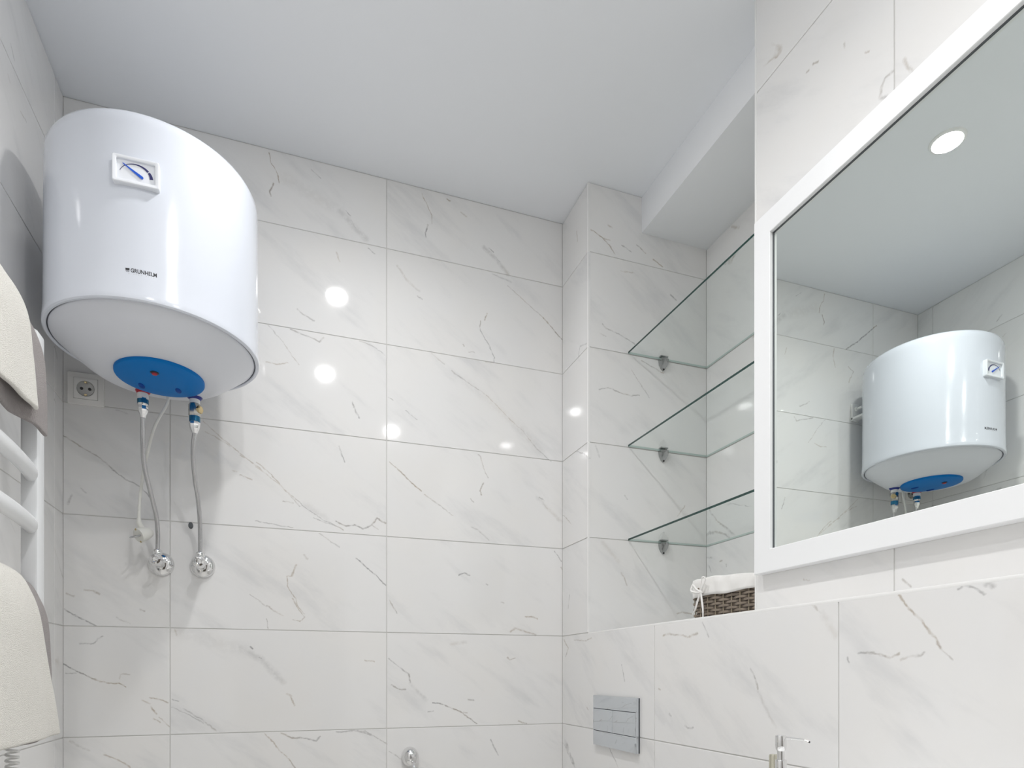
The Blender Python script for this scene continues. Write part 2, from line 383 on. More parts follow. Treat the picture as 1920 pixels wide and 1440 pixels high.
# ---------------------------------------------------------------- tiles
VEINS = {
 'back': [
  ([(-0.051,2.621),(-0.042,2.589),(-0.028,2.573),(-0.022,2.54)], 1.6, 0.8),
  ([(-0.038,2.534),(-0.049,2.506),(-0.045,2.492)], 3, 0.8),
  ([(0.071,2.602),(0.098,2.583)], 2, 0.4),
  ([(0.152,2.498),(0.186,2.47),(0.232,2.429)], 14, 0.22),
  ([(0.171,2.502),(0.184,2.49)], 2, 0.6),
  ([(0.186,2.48),(0.202,2.458)], 2, 0.4),
  ([(0.407,2.615),(0.415,2.599),(0.44,2.551),(0.44,2.524)], 1.8, 0.7),
  ([(0.426,2.518),(0.418,2.492),(0.421,2.48)], 3, 0.8),
  ([(0.489,2.617),(0.5,2.614)], 3, 0.9),
  ([(0.536,2.585),(0.553,2.575)], 4, 0.35),
  ([(0.616,2.488),(0.657,2.458),(0.698,2.417)], 10, 0.3),
  ([(0.633,2.489),(0.648,2.479)], 2, 0.7),
  ([(0.657,2.464),(0.671,2.45)], 2.5, 0.5),
  ([(0.239,2.402),(0.257,2.39)], 2.5, 0.6),
  ([(0.142,2.368),(0.152,2.344)], 2.5, 0.35),
  ([(0.33,2.367),(0.356,2.33),(0.399,2.301)], 5, 0.28),
  ([(0.394,2.284),(0.41,2.277)], 3, 0.5),
  ([(0.625,2.272),(0.616,2.248)], 3, 0.8),
  ([(0.602,2.243),(0.602,2.213),(0.625,2.181),(0.651,2.13),(0.648,2.113),(0.622,2.111)], 2, 0.6),
  ([(0.698,2.378),(0.752,2.344),(0.831,2.291)], 2, 0.4),
  ([(0.825,2.295),(0.896,2.231)], 2.6, 0.85),
  ([(0.545,2.156),(0.548,2.151)], 3, 0.7),
  ([(0.562,2.134),(0.582,2.134)], 3, 0.35),
  ([(0.03,2.173),(0.045,2.16),(0.078,2.147)], 3, 0.4),
  ([(0.645,2.406),(0.71,2.392)], 4, 0.3),
  ([(0.152,2.498),(0.054,2.534),(-0.003,2.555)], 30, 0.1),
  ([(-0.051,2.11),(0.007,2.044),(0.033,2.006)], 1.8, 0.4),
  ([(0.009,2.109),(0.054,2.097),(0.093,2.086),(0.105,2.101)], 3.2, 0.55),
  ([(-0.058,2.001),(-0.031,1.998),(0.002,2.006)], 2.5, 0.5),
  ([(0.212,2.109),(0.252,2.101),(0.291,2.078)], 2, 0.4),
  ([(0.437,2.108),(0.481,2.08)], 3, 0.3),
  ([(0.506,2.063),(0.542,2.038)], 2.6, 0.4),
  ([(0.189,1.918),(0.202,1.884),(0.212,1.869)], 3, 0.6),
  ([(0.299,1.947),(0.314,1.941)], 2, 0.5),
  ([(0.356,1.913),(0.391,1.888)], 2.2, 0.4),
  ([(0.514,2.056),(0.553,2.035),(0.622,2.001),(0.71,1.93),(0.752,1.896),(0.8,1.846),(0.855,1.806)], 2.4, 0.45),
  ([(0.553,2.035),(0.71,1.93),(0.812,1.841)], 22, 0.1),
  ([(0.152,1.774),(0.159,1.75),(0.169,1.73)], 2.6, 0.6),
  ([(-0.086,1.702),(-0.045,1.672),(-0.007,1.626),(0.05,1.582),(0.107,1.546),(0.162,1.52)], 2, 0.55),
  ([(-0.086,1.688),(-0.058,1.671)], 2, 0.35),
  ([(-0.01,1.594),(0.019,1.589)], 2, 0.5),
  ([(0.078,1.551),(0.117,1.537),(0.157,1.524)], 2.2, 0.5),
  ([(0.142,1.544),(0.171,1.533),(0.197,1.538),(0.222,1.527),(0.247,1.539),(0.265,1.564),(0.293,1.55)], 3.4, 0.75),
  ([(0.252,1.539),(0.268,1.53)], 2, 0.6),
  ([(-0.086,1.526),(-0.04,1.522),(0.016,1.516)], 2.2, 0.45),
  ([(0.054,1.587),(0.112,1.552)], 16, 0.15),
  ([(0.304,1.743),(0.335,1.722)], 2, 0.5),
  ([(0.33,1.724),(0.405,1.661)], 2.6, 0.8),
  ([(0.415,1.651),(0.432,1.642)], 3, 0.45),
  ([(0.432,1.642),(0.509,1.592)], 2.4, 0.38),
  ([(0.57,1.561),(0.593,1.552),(0.633,1.522)], 3, 0.3),
  ([(0.596,1.8),(0.602,1.795)], 3, 0.5),
  ([(0.602,1.795),(0.616,1.752),(0.628,1.726)], 2.2, 0.42),
  ([(0.613,1.708),(0.602,1.685),(0.605,1.668)], 3.2, 0.75),
  ([(0.57,1.654),(0.579,1.644)], 3, 0.4),
  ([(0.812,1.679),(0.831,1.669)], 2.6, 0.5),
  ([(0.831,1.655),(0.843,1.645)], 5, 0.5),
  ([(0.806,1.676),(0.893,1.603)], 10, 0.22),
  ([(0.093,1.504),(0.152,1.465)], 2.6, 0.35),
  ([(0.202,1.435),(0.242,1.401),(0.293,1.357)], 2.6, 0.8),
  ([(0.026,1.404),(0.014,1.371)], 4, 0.6),
  ([(0.014,1.371),(-0.0,1.368),(0.002,1.338),(0.026,1.304),(0.03,1.282),(0.05,1.26)], 2, 0.6),
  ([(0.05,1.436),(0.059,1.426)], 4, 0.3),
  ([(0.531,1.4),(0.548,1.407),(0.565,1.399)], 3.2, 0.7),
  ([(0.868,1.498),(0.893,1.465)], 2.4, 0.6),
  ([(0.893,1.445),(0.9,1.431)], 2.4, 0.5),
  ([(0.304,1.31),(0.327,1.269)], 3, 0.6),
  ([(0.018,1.304),(0.028,1.279),(0.051,1.25),(0.037,1.235),(0.018,1.239)], 2.2, 0.6),
  ([(-0.104,1.312),(-0.057,1.276)], 2, 0.38),
  ([(-0.057,1.279),(-0.05,1.276)], 3.5, 0.8),
  ([(-0.05,1.274),(-0.024,1.258),(-0.01,1.253)], 2.6, 0.5),
  ([(-0.057,1.24),(-0.054,1.212)], 2, 0.5),
  ([(-0.518,1.306),(-0.498,1.304)], 3, 0.4),
  ([(-0.498,1.304),(-0.484,1.296)], 4, 0.7),
  ([(-0.56,1.295),(-0.541,1.287)], 3, 0.4),
  ([(-0.566,1.252),(-0.533,1.233),(-0.49,1.209)], 2.4, 0.7),
  ([(-0.386,1.258),(-0.375,1.252)], 3.4, 0.7),
  ([(-0.443,1.233),(-0.41,1.218)], 3, 0.28),
  ([(-0.529,1.161),(-0.496,1.16),(-0.486,1.175),(-0.474,1.182)], 2.6, 0.55),
  ([(-0.568,1.104),(-0.537,1.086),(-0.498,1.063),(-0.463,1.054),(-0.435,1.052),(-0.419,1.042)], 2.6, 0.85),
  ([(-0.562,1.079),(-0.537,1.079)], 2, 0.5),
  ([(-0.435,1.065),(-0.435,1.077),(-0.412,1.076)], 2.4, 0.4),
  ([(-0.361,1.012),(-0.337,1.004),(-0.316,0.997)], 2.6, 0.6),
  ([(-0.359,0.984),(-0.345,0.965)], 3, 0.7),
  ([(-0.382,1.005),(-0.361,0.993)], 3, 0.4),
  ([(-0.339,0.955),(-0.312,0.928)], 2.2, 0.5),
  ([(-0.353,0.951),(-0.337,0.941)], 2.4, 0.5),
  ([(-0.305,1.006),(-0.29,0.999)], 2, 0.5),
  ([(-0.307,0.983),(-0.269,0.965),(-0.226,0.936)], 2, 0.45),
  ([(-0.278,0.98),(-0.235,0.95),(-0.191,0.913)], 2.6, 0.5),
  ([(-0.102,1.157),(-0.095,1.152)], 3.4, 0.8),
  ([(-0.129,1.152),(-0.075,1.123),(-0.01,1.054)], 14, 0.22),
  ([(-0.077,1.126),(-0.071,1.123)], 3, 0.6),
  ([(-0.001,1.019),(0.011,1.012)], 4, 0.6),
  ([(0.011,1.007),(0.023,0.982)], 3, 0.6),
  ([(-0.299,1.204),(-0.295,1.188)], 3, 0.4),
  ([(-0.061,0.902),(-0.033,0.866),(0.009,0.817),(0.023,0.795)], 2.2, 0.6),
  ([(-0.015,0.9),(0.013,0.887),(0.051,0.883),(0.085,0.875),(0.095,0.887)], 3.4, 0.65),
  ([(0.144,0.9),(0.208,0.901),(0.254,0.884)], 3, 0.5),
  ([(-0.552,0.895),(-0.51,0.871)], 4, 0.3),
  ([(-0.474,0.858),(-0.435,0.838),(-0.41,0.818)], 2.6, 0.55),
  ([(-0.312,1.202),(-0.204,1.171),(-0.116,1.147)], 30, 0.09),
  ([(0.761,1.271),(0.785,1.272),(0.804,1.265)], 3.6, 0.7),
  ([(0.707,1.219),(0.722,1.231),(0.761,1.22),(0.798,1.21)], 4.5, 0.5),
  ([(0.623,1.376),(0.628,1.374)], 3, 0.45),
  ([(0.675,1.317),(0.684,1.314)], 3, 0.35),
  ([(0.302,1.126),(0.344,1.09),(0.368,1.074)], 2.4, 0.5),
  ([(0.365,1.074),(0.37,1.05)], 3, 0.7),
  ([(0.37,1.047),(0.419,0.994)], 8, 0.22),
  ([(0.31,1.042),(0.336,1.029),(0.354,1.027)], 3, 0.65),
  ([(0.44,0.985),(0.484,0.977),(0.534,0.954),(0.591,0.914)], 2.6, 0.75),
  ([(0.427,0.956),(0.446,0.956)], 2.6, 0.5),
  ([(0.562,0.993),(0.58,0.991)], 3.4, 0.5),
  ([(0.545,0.951),(0.557,0.949)], 2.4, 0.5),
  ([(0.737,0.919),(0.764,0.909)], 3.6, 0.6),
  ([(0.696,1.132),(0.704,1.125),(0.725,1.13)], 3, 0.55),
  ([(0.227,1.12),(0.234,1.118),(0.248,1.121),(0.258,1.118)], 3, 0.6),
  ([(0.189,0.902),(0.23,0.898),(0.297,0.857)], 2.6, 0.5),
  ([(0.302,0.833),(0.339,0.807)], 2, 0.4),
  ([(0.637,0.858),(0.649,0.838),(0.663,0.809)], 3, 0.55),
  ([(0.506,1.177),(0.551,1.18)], 8, 0.2),
  ([(-0.575,1.724),(-0.541,1.702),(-0.482,1.668),(-0.435,1.627),(-0.382,1.595),(-0.353,1.565)], 2.4, 0.6),
  ([(-0.226,1.802),(-0.174,1.755),(-0.075,1.684)], 2.2, 0.5),
  ([(-0.222,1.774),(-0.169,1.746),(-0.156,1.738)], 2.2, 0.45),
  ([(-0.075,1.684),(-0.01,1.631),(0.037,1.581)], 2, 0.4),
  ([(-0.129,1.717),(-0.118,1.712)], 2.4, 0.5),
  ([(-0.147,1.669),(-0.136,1.669)], 2.6, 0.5),
  ([(-0.129,1.659),(-0.098,1.645)], 2.4, 0.5),
  ([(-0.548,1.561),(-0.556,1.538)], 4, 0.5),
  ([(-0.527,1.581),(-0.514,1.571)], 2.4, 0.4),
  ([(-0.443,1.805),(-0.419,1.799)], 3, 0.2),
  ([(-0.329,2.543),(-0.228,2.46),(-0.162,2.414)], 3.4, 0.8),
  ([(-0.1,2.409),(-0.094,2.373),(-0.106,2.332)], 2.6, 0.55),
  ([(-0.174,2.344),(-0.203,2.329),(-0.178,2.28)], 3, 0.5),
 ],
 'low': [
  ([(2.004,1.194),(1.97,1.164),(1.99,1.136)], 3, 0.6),
  ([(1.923,1.19),(1.83,1.182),(1.795,1.189)], 3, 0.45),
  ([(1.606,1.103),(1.587,1.058)], 3, 0.6),
  ([(1.394,1.174),(1.366,1.178),(1.306,1.169),(1.288,1.164),(1.251,1.173)], 3.4, 0.55),
  ([(1.233,1.197),(1.21,1.162)], 2.6, 0.4),
  ([(1.072,1.089),(1.058,1.07),(1.049,1.048)], 3.4, 0.55),
  ([(1.049,1.042),(1.001,0.973)], 5, 0.22),
  ([(1.3,0.955),(1.288,0.95),(1.266,0.953)], 3, 0.5),
  ([(1.415,1.041),(1.406,1.038)], 3.4, 0.5),
  ([(1.366,0.979),(1.359,0.975)], 3.4, 0.4),
  ([(1.828,0.971),(1.819,0.964)], 3, 0.5),
  ([(0.906,1.203),(0.888,1.188)], 2.6, 0.4),
  ([(0.884,1.184),(0.857,1.147)], 10, 0.15),
  ([(0.734,1.202),(0.701,1.161),(0.676,1.13),(0.668,1.117)], 2.4, 0.7),
  ([(0.668,1.117),(0.651,1.098)], 2, 0.45),
  ([(0.832,1.106),(0.828,1.099)], 2.4, 0.5),
  ([(0.809,1.113),(0.79,1.114),(0.751,1.104),(0.734,1.109)], 2.6, 0.6),
  ([(0.731,1.1),(0.717,1.106),(0.696,1.107),(0.691,1.112)], 2.4, 0.5),
  ([(0.642,1.199),(0.633,1.203),(0.615,1.195),(0.605,1.188)], 2.4, 0.55),
  ([(0.605,1.201),(0.602,1.204),(0.594,1.197)], 5, 0.45),
  ([(1.905,2.533),(1.897,2.495)], 2.6, 0.5),
  ([(1.831,2.128),(1.88,2.141),(1.892,2.111)], 2.8, 0.5),
  ([(1.957,1.343),(1.971,1.3)], 2.4, 0.5),
 ],
 'mirror': [
  ([(0.95,2.302),(0.948,2.293)], 3, 0.4),
  ([(0.903,2.241),(0.894,2.234)], 2.4, 0.5),
  ([(1.028,2.33),(1.015,2.323)], 3.4, 0.65),
  ([(1.046,2.328),(1.04,2.326)], 3, 0.5),
  ([(0.848,2.152),(0.86,2.154),(0.867,2.145),(0.871,2.127),(0.86,2.12)], 4, 0.5),
  ([(0.823,2.154),(0.817,2.139),(0.807,2.119)], 4, 0.4),
  ([(1.052,1.278),(1.037,1.273)], 2.4, 0.5),
  ([(0.828,1.245),(0.811,1.232)], 2.4, 0.5),
 ],
 'pier': [
  ([(0.902,2.484),(0.917,2.483),(0.949,2.465),(0.973,2.449),(0.993,2.425)], 2.6, 0.75),
  ([(0.949,2.465),(0.977,2.466)], 3, 0.5),
  ([(1.017,2.459),(1.054,2.446)], 2.4, 0.5),
  ([(1.074,2.472),(1.105,2.455)], 2.6, 0.55),
  ([(1.137,2.438),(1.171,2.422)], 3.6, 0.7),
  ([(1.013,2.376),(1.058,2.38)], 3, 0.35),
  ([(1.2,2.334),(1.222,2.323)], 3.6, 0.6),
  ([(0.969,2.512),(0.983,2.507)], 4, 0.45),
  ([(0.949,2.192),(0.961,2.182),(1.017,2.169),(1.066,2.148)], 2.6, 0.55),
  ([(0.941,2.159),(0.961,2.157)], 3, 0.4),
  ([(1.091,2.098),(1.133,2.083),(1.175,2.071)], 2.6, 0.55),
  ([(0.937,1.983),(0.969,1.993),(1.017,1.984),(1.05,1.98),(1.083,1.986)], 2.8, 0.55),
  ([(1.054,2.063),(1.12,1.983)], 2.2, 0.4),
  ([(0.925,1.803),(0.937,1.769)], 4, 0.3),
  ([(1.029,1.654),(1.037,1.644)], 3.4, 0.45),
  ([(1.017,1.404),(1.037,1.365)], 3.4, 0.45),
  ([(1.257,1.64),(1.23,1.604)], 2.6, 0.5),
  ([(1.226,1.278),(1.248,1.284),(1.285,1.28)], 3.4, 0.55),
  ([(0.949,1.496),(1.005,1.439)], 10, 0.15),
 ],
 'niche': [
  ([(1.832,1.476),(1.79,1.465)], 3.4, 0.4),
  ([(1.749,1.449),(1.738,1.449)], 3.4, 0.5),
  ([(1.718,1.435),(1.715,1.427)], 3.4, 0.5),
  ([(1.807,1.442),(1.795,1.417)], 2.4, 0.4),
  ([(1.688,2.508),(1.656,2.484)], 6, 0.4),
 ],
 'left': [
  ([(1.674,2.45),(1.692,2.435)], 3, 0.5),
  ([(1.662,2.372),(1.67,2.364)], 3, 0.35),
  ([(1.729,2.35),(1.761,2.354)], 3, 0.35),
 ],
}

J = 0.0024          # joint width
TILE_MESH = {}
def tile_mesh(w, h, mat):
    key = (round(w, 4), round(h, 4), mat.name)
    if key in TILE_MESH: return TILE_MESH[key]
    bm = bmesh.new()
    b, t = 0.0009, 0.008
    loops = []
    for (ins, z) in ((0, -t), (0, -b), (b*0.35, -b*0.3), (b*1.2, 0)):
        x, y = w/2-ins, h/2-ins
        loops.append([bm.verts.new(c) for c in ((-x, -y, z), (x, -y, z), (x, y, z), (-x, y, z))])
    for p, q in zip(loops, loops[1:]):
        for i in range(4):
            j = (i+1) % 4
            bm.faces.new((p[i], p[j], q[j], q[i]))
    bm.faces.new(loops[-1]); bm.faces.new(loops[0][::-1])
    bmesh.ops.recalc_face_normals(bm, faces=bm.faces)
    me = bpy.data.meshes.new('tile'); bm.to_mesh(me); bm.free()
    me.materials.append(mat)
    TILE_MESH[key] = me
    return me

def clip_seg(p, q, x0, x1, y0, y1):
    t0, t1 = 0.0, 1.0
    dx, dy = q[0]-p[0], q[1]-p[1]
    for d, a, lo, hi in ((dx, p[0], x0, x1), (dy, p[1], y0, y1)):
        if abs(d) < 1e-9:
            if a < lo or a > hi: return None
        else:
            u, v = (lo-a)/d, (hi-a)/d
            if u > v: u, v = v, u
            t0, t1 = max(t0, u), min(t1, v)
    if t0 >= t1: return None
    return (p[0]+dx*t0, p[1]+dy*t0, p[0]+dx*t1, p[1]+dy*t1)

def tile_wall(parent, org, U, V, ucuts, vcuts, veins=(), flip=False, rng_mat=None):
    """tiles on the plane org + u*U + v*V; every tile is its own child of the wall.
    veins are (points in wall coordinates (along, height), width mm, strength)."""
    U = Vector(U); V = Vector(V); N = U.cross(V)
    Rm = Matrix((U, V, N)).transposed().to_4x4()
    k = 0
    for u0, u1 in zip(ucuts, ucuts[1:]):
        for v0, v1 in zip(vcuts, vcuts[1:]):
            w, h = u1-u0-J, v1-v0-J
            if w < 0.004 or h < 0.004: continue
            cu, cv = (u0+u1)/2, (v0+v1)/2
            segs = []
            for pts, wd, st in veins:
                P = [((-a if flip else a), b) for a, b in pts]
                for a, b in zip(P, P[1:]):
                    c = clip_seg(a, b, u0-0.01, u1+0.01, v0-0.01, v1+0.01)
                    if c: segs.append((c[0]-cu, c[1]-cv, c[2]-cu, c[3]-cv, wd*0.001*1.1+0.0005, st))
            if segs: mat = marble('marble_veined', segs[:40], seed=k*1.7)
            else: mat = M_MARBLE
            o = link('tile', tile_mesh(w, h, mat), None, None)
            o.parent = parent
            d = (noise.noise(Vector((cu*7, cv*5, k))) ) * 0.0004
            o.matrix_world = Matrix.Translation(Vector(org) + U*cu + V*cv + N*(0.0012+d)) @ Rm
            k += 1

ROW0, PITCH = 1.2074, 0.3016
ZR = [0.0] + [ROW0+PITCH*k for k in range(-3, 5)] + [CEIL-0.001]
ZLOW = [0.0] + [ROW0+PITCH*k for k in range(-3, 1)]
ZUP = [ROW0+PITCH*k for k in range(0, 5)] + [CEIL-0.001]

XL, XR, XM, XN = -0.569, 0.899, 1.020, 1.344
YB, YP, YM, YF = 2.020, 1.821, 1.200, -1.30
XBEAM, ZBEAM = 1.092, 1.436+EYE
LEDGE = ROW0

def structure(o): o['kind'] = 'structure'; return o

wall_back = structure(box('wall_back', XL-0.12, XN+0.12, YB+0.0005, YB+0.12, -0.1, CEIL+0.1, M_GROUT))
wall_left = structure(box('wall_left', XL-0.12, XL-0.0005, YF-0.12, YB, -0.1, CEIL+0.1, M_GROUT))
wall_low = structure(box('wall_low', XR+0.0005, XN+0.12, YF, YB, -0.1, LEDGE-0.003, M_GROUT))
wall_pier = structure(box('wall_pier', XR+0.0005, XN+0.12, YP+0.0005, YB, LEDGE-0.003, CEIL+0.1, M_GROUT))
wall_niche = structure(box('wall_niche', XN+0.0005, XN+0.12, YM, YP, LEDGE-0.003, CEIL+0.1, M_GROUT))
wall_right = structure(box('wall_right', XM+0.0005, XN+0.12, YF, YM-0.0005, LEDGE-0.003, CEIL+0.1, M_GROUT))
wall_front = structure(box('wall_front', XL-0.12, XN+0.12, YF-0.12, YF, -0.1, CEIL+0.1, M_PAINT))
ceiling = structure(box('ceiling', XL, XN, YF, YB, CEIL, CEIL+0.1, M_CEIL))
floor = structure(box('floor', XL, XR, YF, YB, -0.1, 0, M_FLOOR))
beam = structure(box('ceiling_beam', XBEAM, XN, YM, YP, ZBEAM, CEIL, M_BEAM, bev=0.001))
bpy.context.view_layer.update()

tile_wall(wall_back, (0, YB, 0), (1, 0, 0), (0, 0, 1), [XL, -0.3115, 0.2955, XR], ZR, VEINS['back'])
tile_wall(wall_left, (XL, 0, 0), (0, 1, 0), (0, 0, 1), [-1.30, -1.06, -0.459, 0.144, 0.746, 1.349, 1.951, YB], ZR, VEINS['left'])
tile_wall(wall_low, (XR, 0, 0), (0, -1, 0), (0, 0, 1), [-YB, -1.434, -0.850, -0.2475, 0.355, 0.9575, 1.30], ZLOW, VEINS['low'], flip=True)
tile_wall(wall_pier, (XR, 0, 0), (0, -1, 0), (0, 0, 1), [-YB, -YP+0.003], ZUP, VEINS['low'], flip=True)
tile_wall(wall_pier, (0, YP, 0), (1, 0, 0), (0, 0, 1), [XR+0.003, XN], ZUP, VEINS['pier'])
tile_wall(wall_niche, (XN, 0, 0), (0, -1, 0), (0, 0, 1), [-YP, -YM], ZUP, VEINS['niche'], flip=True)
tile_wall(wall_right, (XM, 0, 0), (0, -1, 0), (0, 0, 1), [-YM+0.003, -0.843, -0.240, 0.362, 0.965, 1.30], ZUP, VEINS['mirror'], flip=True)
tile_wall(wall_right, (0, YM, 0), (-1, 0, 0), (0, 0, 1), [-XN, -XM-0.003], ZUP)
# ledge top, lying tiles
tile_wall(wall_low, (0, 0, LEDGE-0.0012), (1, 0, 0), (0, 1, 0), [XR+0.006, 1.020, XN], [1.203, 1.818])
tile_wall(wall_low, (0, 0, LEDGE-0.0012), (1, 0, 0), (0, 1, 0), [XR+0.006, XM], [-1.30, -0.9, -0.3, 0.3, 0.9, 1.203])

# white edge profiles
for i, (a) in enumerate([
    (XR-0.0012, XR+0.006, YF, YP, LEDGE-0.005, LEDGE+0.0012),
    (XR-0.0015, XR+0.0045, YP-0.0015, YP+0.0045, LEDGE+0.0015, CEIL-0.0005),
    (XM-0.0015, XM+0.0045, YM-0.0045, YM+0.0015, LEDGE+0.0015, CEIL-0.0005)]):
    structure(box('trim_%d' % (i+1), *a, M_TRIM, bev=0.0008))

# door behind the camera
door = structure(box('door_1', -0.35, 0.45, YF+0.001, YF+0.035, 0.0, 2.05, M_DOOR, bev=0.003))
bm = bmesh.new()
add_lathe(bm, [(0.025, 0), (0.025, 0.006), (0.009, 0.008), (0.009, 0.045)], (0.38, YF+0.035, 1.0), (0, 1, 0), 20)
add_tube(bm, [Vector((0.38, YF+0.078, 1.0)), Vector((0.33, YF+0.08, 1.0)), Vector((0.27, YF+0.08, 1.0))], 0.009, 12)
obj('door_handle', bm, M_CHROME, door)

# ---------------------------------------------------------------- ceiling lamps
LAMP_LABELS = ['round recessed ceiling spotlight nearest the tiled back wall, shown in the mirror',
               'round recessed ceiling spotlight in the middle of the room',
               'round recessed ceiling spotlight beside the mirror wall, overhead behind the camera',
               'round recessed ceiling spotlight beside the towel rail wall, overhead behind the camera']
for (x, y), lab in zip(LAMP_POS, LAMP_LABELS):
    t = thing('ceiling_spotlight', lab, 'ceiling light', (x, y, CEIL), 'recessed spotlights in the ceiling')
    lathe('bezel', [(0.036, -0.004), (0.040, -0.006), (0.046, -0.004), (0.048, 0.0), (0.036, 0.0)], (x, y, CEIL), M_TRIM, t, cap=False)
    lathe('lens', [(0.036, -0.003), (0.034, -0.0055), (0.022, -0.0075), (0, -0.008)], (x, y, CEIL), M_LAMP, t, cap=False)
    ld = bpy.data.lights.new('beam', 'AREA'); ld.shape = 'DISK'; ld.size = 0.060
    ld.energy = LAMP_POWER; ld.spread = R(146); ld.color = LAMP_COLOR
    lo = bpy.data.objects.new('beam', ld); COL.objects.link(lo)
    lo.parent = t; lo.location = (0, 0, -0.012)

# ---------------------------------------------------------------- water heater
HX, HY, HR = -0.297, 1.756, 0.2275
def H(h): return EYE+h
heater = thing('water_heater', 'white cylindrical electric water heater hung high in the corner, blue cap underneath', 'water heater', (HX, HY, H(0.787)))
bm = bmesh.new()
prof = [(0, 1.199), (0.19, 1.197), (0.210, 1.193), (0.2195, 1.186), (0.2245, 1.176), (0.2260, 1.160), (0.2268, 1.0), (0.2275, 0.86), (0.2282, 0.815), (0.2295, 0.800),
        (0.2302, 0.792), (0.2296, 0.7868), (0.2270, 0.7842), (0.2225, 0.7842), (0.2207, 0.7862), (0.2205, 0.797)]
add_lathe(bm, [(r, H(h)) for r, h in prof], (HX, HY, 0), seg=128, cap=False)
obj('tank', bm, M_HEATER, heater)
lathe('seam_shade', [(0.2208, H(0.797)), (0.2205, H(0.7880)), (0.2182, H(0.7875)), (0.2175, H(0.7925))], (HX, HY, 0), M_GROOVE_SHADE, heater, seg=128, cap=False)  # dark ring paints the shade of the gap between tank and cover
lathe('bottom_cover', [(0.2184, H(0.797)), (0.2184, H(0.7880)), (0.2172, H(0.7855)), (0.210, H(0.7795)), (0.195, H(0.7665)), (0.177, H(0.7515)), (0.158, H(0.7360)), (0.142, H(0.7260)), (0.128, H(0.7215)), (0.0, H(0.7195))],
      (HX, HY, 0), M_HEATER_BASE, heater, seg=128, cap=False)
# blue flange cap, slightly set towards the wall
CXB, CYB = -0.2905, 1.748
bm = bmesh.new()
add_lathe(bm, [(0.0975, H(0.7225)), (0.0975, H(0.7165)), (0.0960, H(0.7140)), (0.085, H(0.7115)), (0.05, H(0.7085)), (0, H(0.7075))], (CXB, CYB, 0), seg=96, cap=False)
for v in bm.verts: v.co.y = CYB+(v.co.y-CYB)*1.04
cap_ = obj('flange_cap', bm, M_BLUE, heater)
lathe('pilot_lamp', [(0.0095, 0.0), (0.0095, -0.004), (0.0075, -0.005)], (-0.2945, 1.699, H(0.7115)), M_BLACK, cap_, seg=20)
lathe('pilot_lens', [(0.0062, -0.004), (0.0055, -0.0075), (0, -0.0085)], (-0.2945, 1.699, H(0.7115)), M_RED, cap_, seg=16)
for x, y in ((-0.338, 1.787), (-0.257, 1.787)):
    bm = bmesh.new()
    add_lathe(bm, [(0.0060, 0.002), (0.0055, -0.0035), (0.0040, -0.0052), (0, -0.0054)], (x, y, H(0.7115)), seg=16)
    for v in bm.verts: v.co.x = x+(v.co.x-x)*0.8; v.co.y = y+(v.co.y-y)*2.2
    for v in bm.verts: v.co.x = x+(v.co.x-x)*1.5; v.co.y = y+(v.co.y-y)*1.35
    obj('screw_boss', bm, M_BLUE_SHADE, cap_)
# gauge
GX, GZ, GY = -0.2985, H(1.0510), HY-0.2268
bm = bmesh.new()
W2, H2 = 0.0435, 0.0285
def ringrect(bm, levels, cx, cz):
    """rounded rectangle loops at (half width, half height, corner radius, y)"""
    loops = []
    for (w, h, r, y) in levels:
        L = []
        for qx, qz, a0 in ((1, 1, 0), (-1, 1, 90), (-1, -1, 180), (1, -1, 270)):
            for k in range(5):
                a = R(a0+k*22.5)
                L.append(bm.verts.new((cx+qx*(w-r)+r*math.cos(a), y, cz+qz*(h-r)+r*math.sin(a))))
        loops.append(L)
    for p, q in zip(loops, loops[1:]):
        n = len(p)
        for i in range(n):
            j = (i+1) % n
            bm.faces.new((p[i], p[j], q[j], q[i]))
    return loops
ringrect(bm, [(W2, H2, 0.004, GY+0.008), (W2, H2, 0.004, GY-0.008), (W2-0.0012, H2-0.0012, 0.0035, GY-0.0095), (W2-0.0065, H2-0.0060, 0.003, GY-0.0095), (W2-0.0078, H2-0.0072, 0.003, GY-0.0085), (W2-0.0080, H2-0.0074, 0.003, GY-0.004)], GX, GZ)
gauge = obj('gauge_frame', bm, M_GAUGE, heater)
box('dial', GX-W2+0.006, GX+W2-0.006, GY-0.0045, GY-0.002, GZ-H2+0.0055, GZ+H2-0.0055, M_GAUGE, gauge)
bm = bmesh.new()
N = 40; vi = []; vo = []
for k in range(N+1):
    a = R(160 - 153*k/N); th = 0.0008+0.0058*max(0, (k/N-0.25)/0.75)**1.3
    c, s = math.cos(a), math.sin(a)
    cx, cz = GX+0.000, GZ-0.0115
    rx, rz = 0.0320, 0.0285
    for lst, d in ((vi, -th), (vo, 0)):
        lst.append((cx+(rx+d)*c, cz+(rz+d)*s))
for y in (GY-0.0052,):
    a_ = [bm.verts.new((x, y, z)) for x, z in vi]; b_ = [bm.verts.new((x, y, z)) for x, z in vo]
    for k in range(N):
        if 31 <= k <= 31: continue
        bm.faces.new((a_[k], a_[k+1], b_[k+1], b_[k]))
r_ = bmesh.ops.extrude_face_region(bm, geom=bm.faces[:])
for v in [g for g in r_['geom'] if isinstance(g, bmesh.types.BMVert)]: v.co.y += 0.0006
obj('scale_arc', bm, M_DIAL, gauge, smooth=False)
bm = bmesh.new()
p0, p1 = Vector((GX+0.0110, GZ-0.0095)), Vector((GX-0.0245, GZ+0.0130))
d = (p1-p0).normalized(); nrm = Vector((-d.y, d.x))
pts = [p0+nrm*0.0028, p0+nrm*0.0018-d*0.0022, p0-nrm*0.0018-d*0.0022, p0-nrm*0.0028, p1-nrm*0.0006, p1+nrm*0.0006]
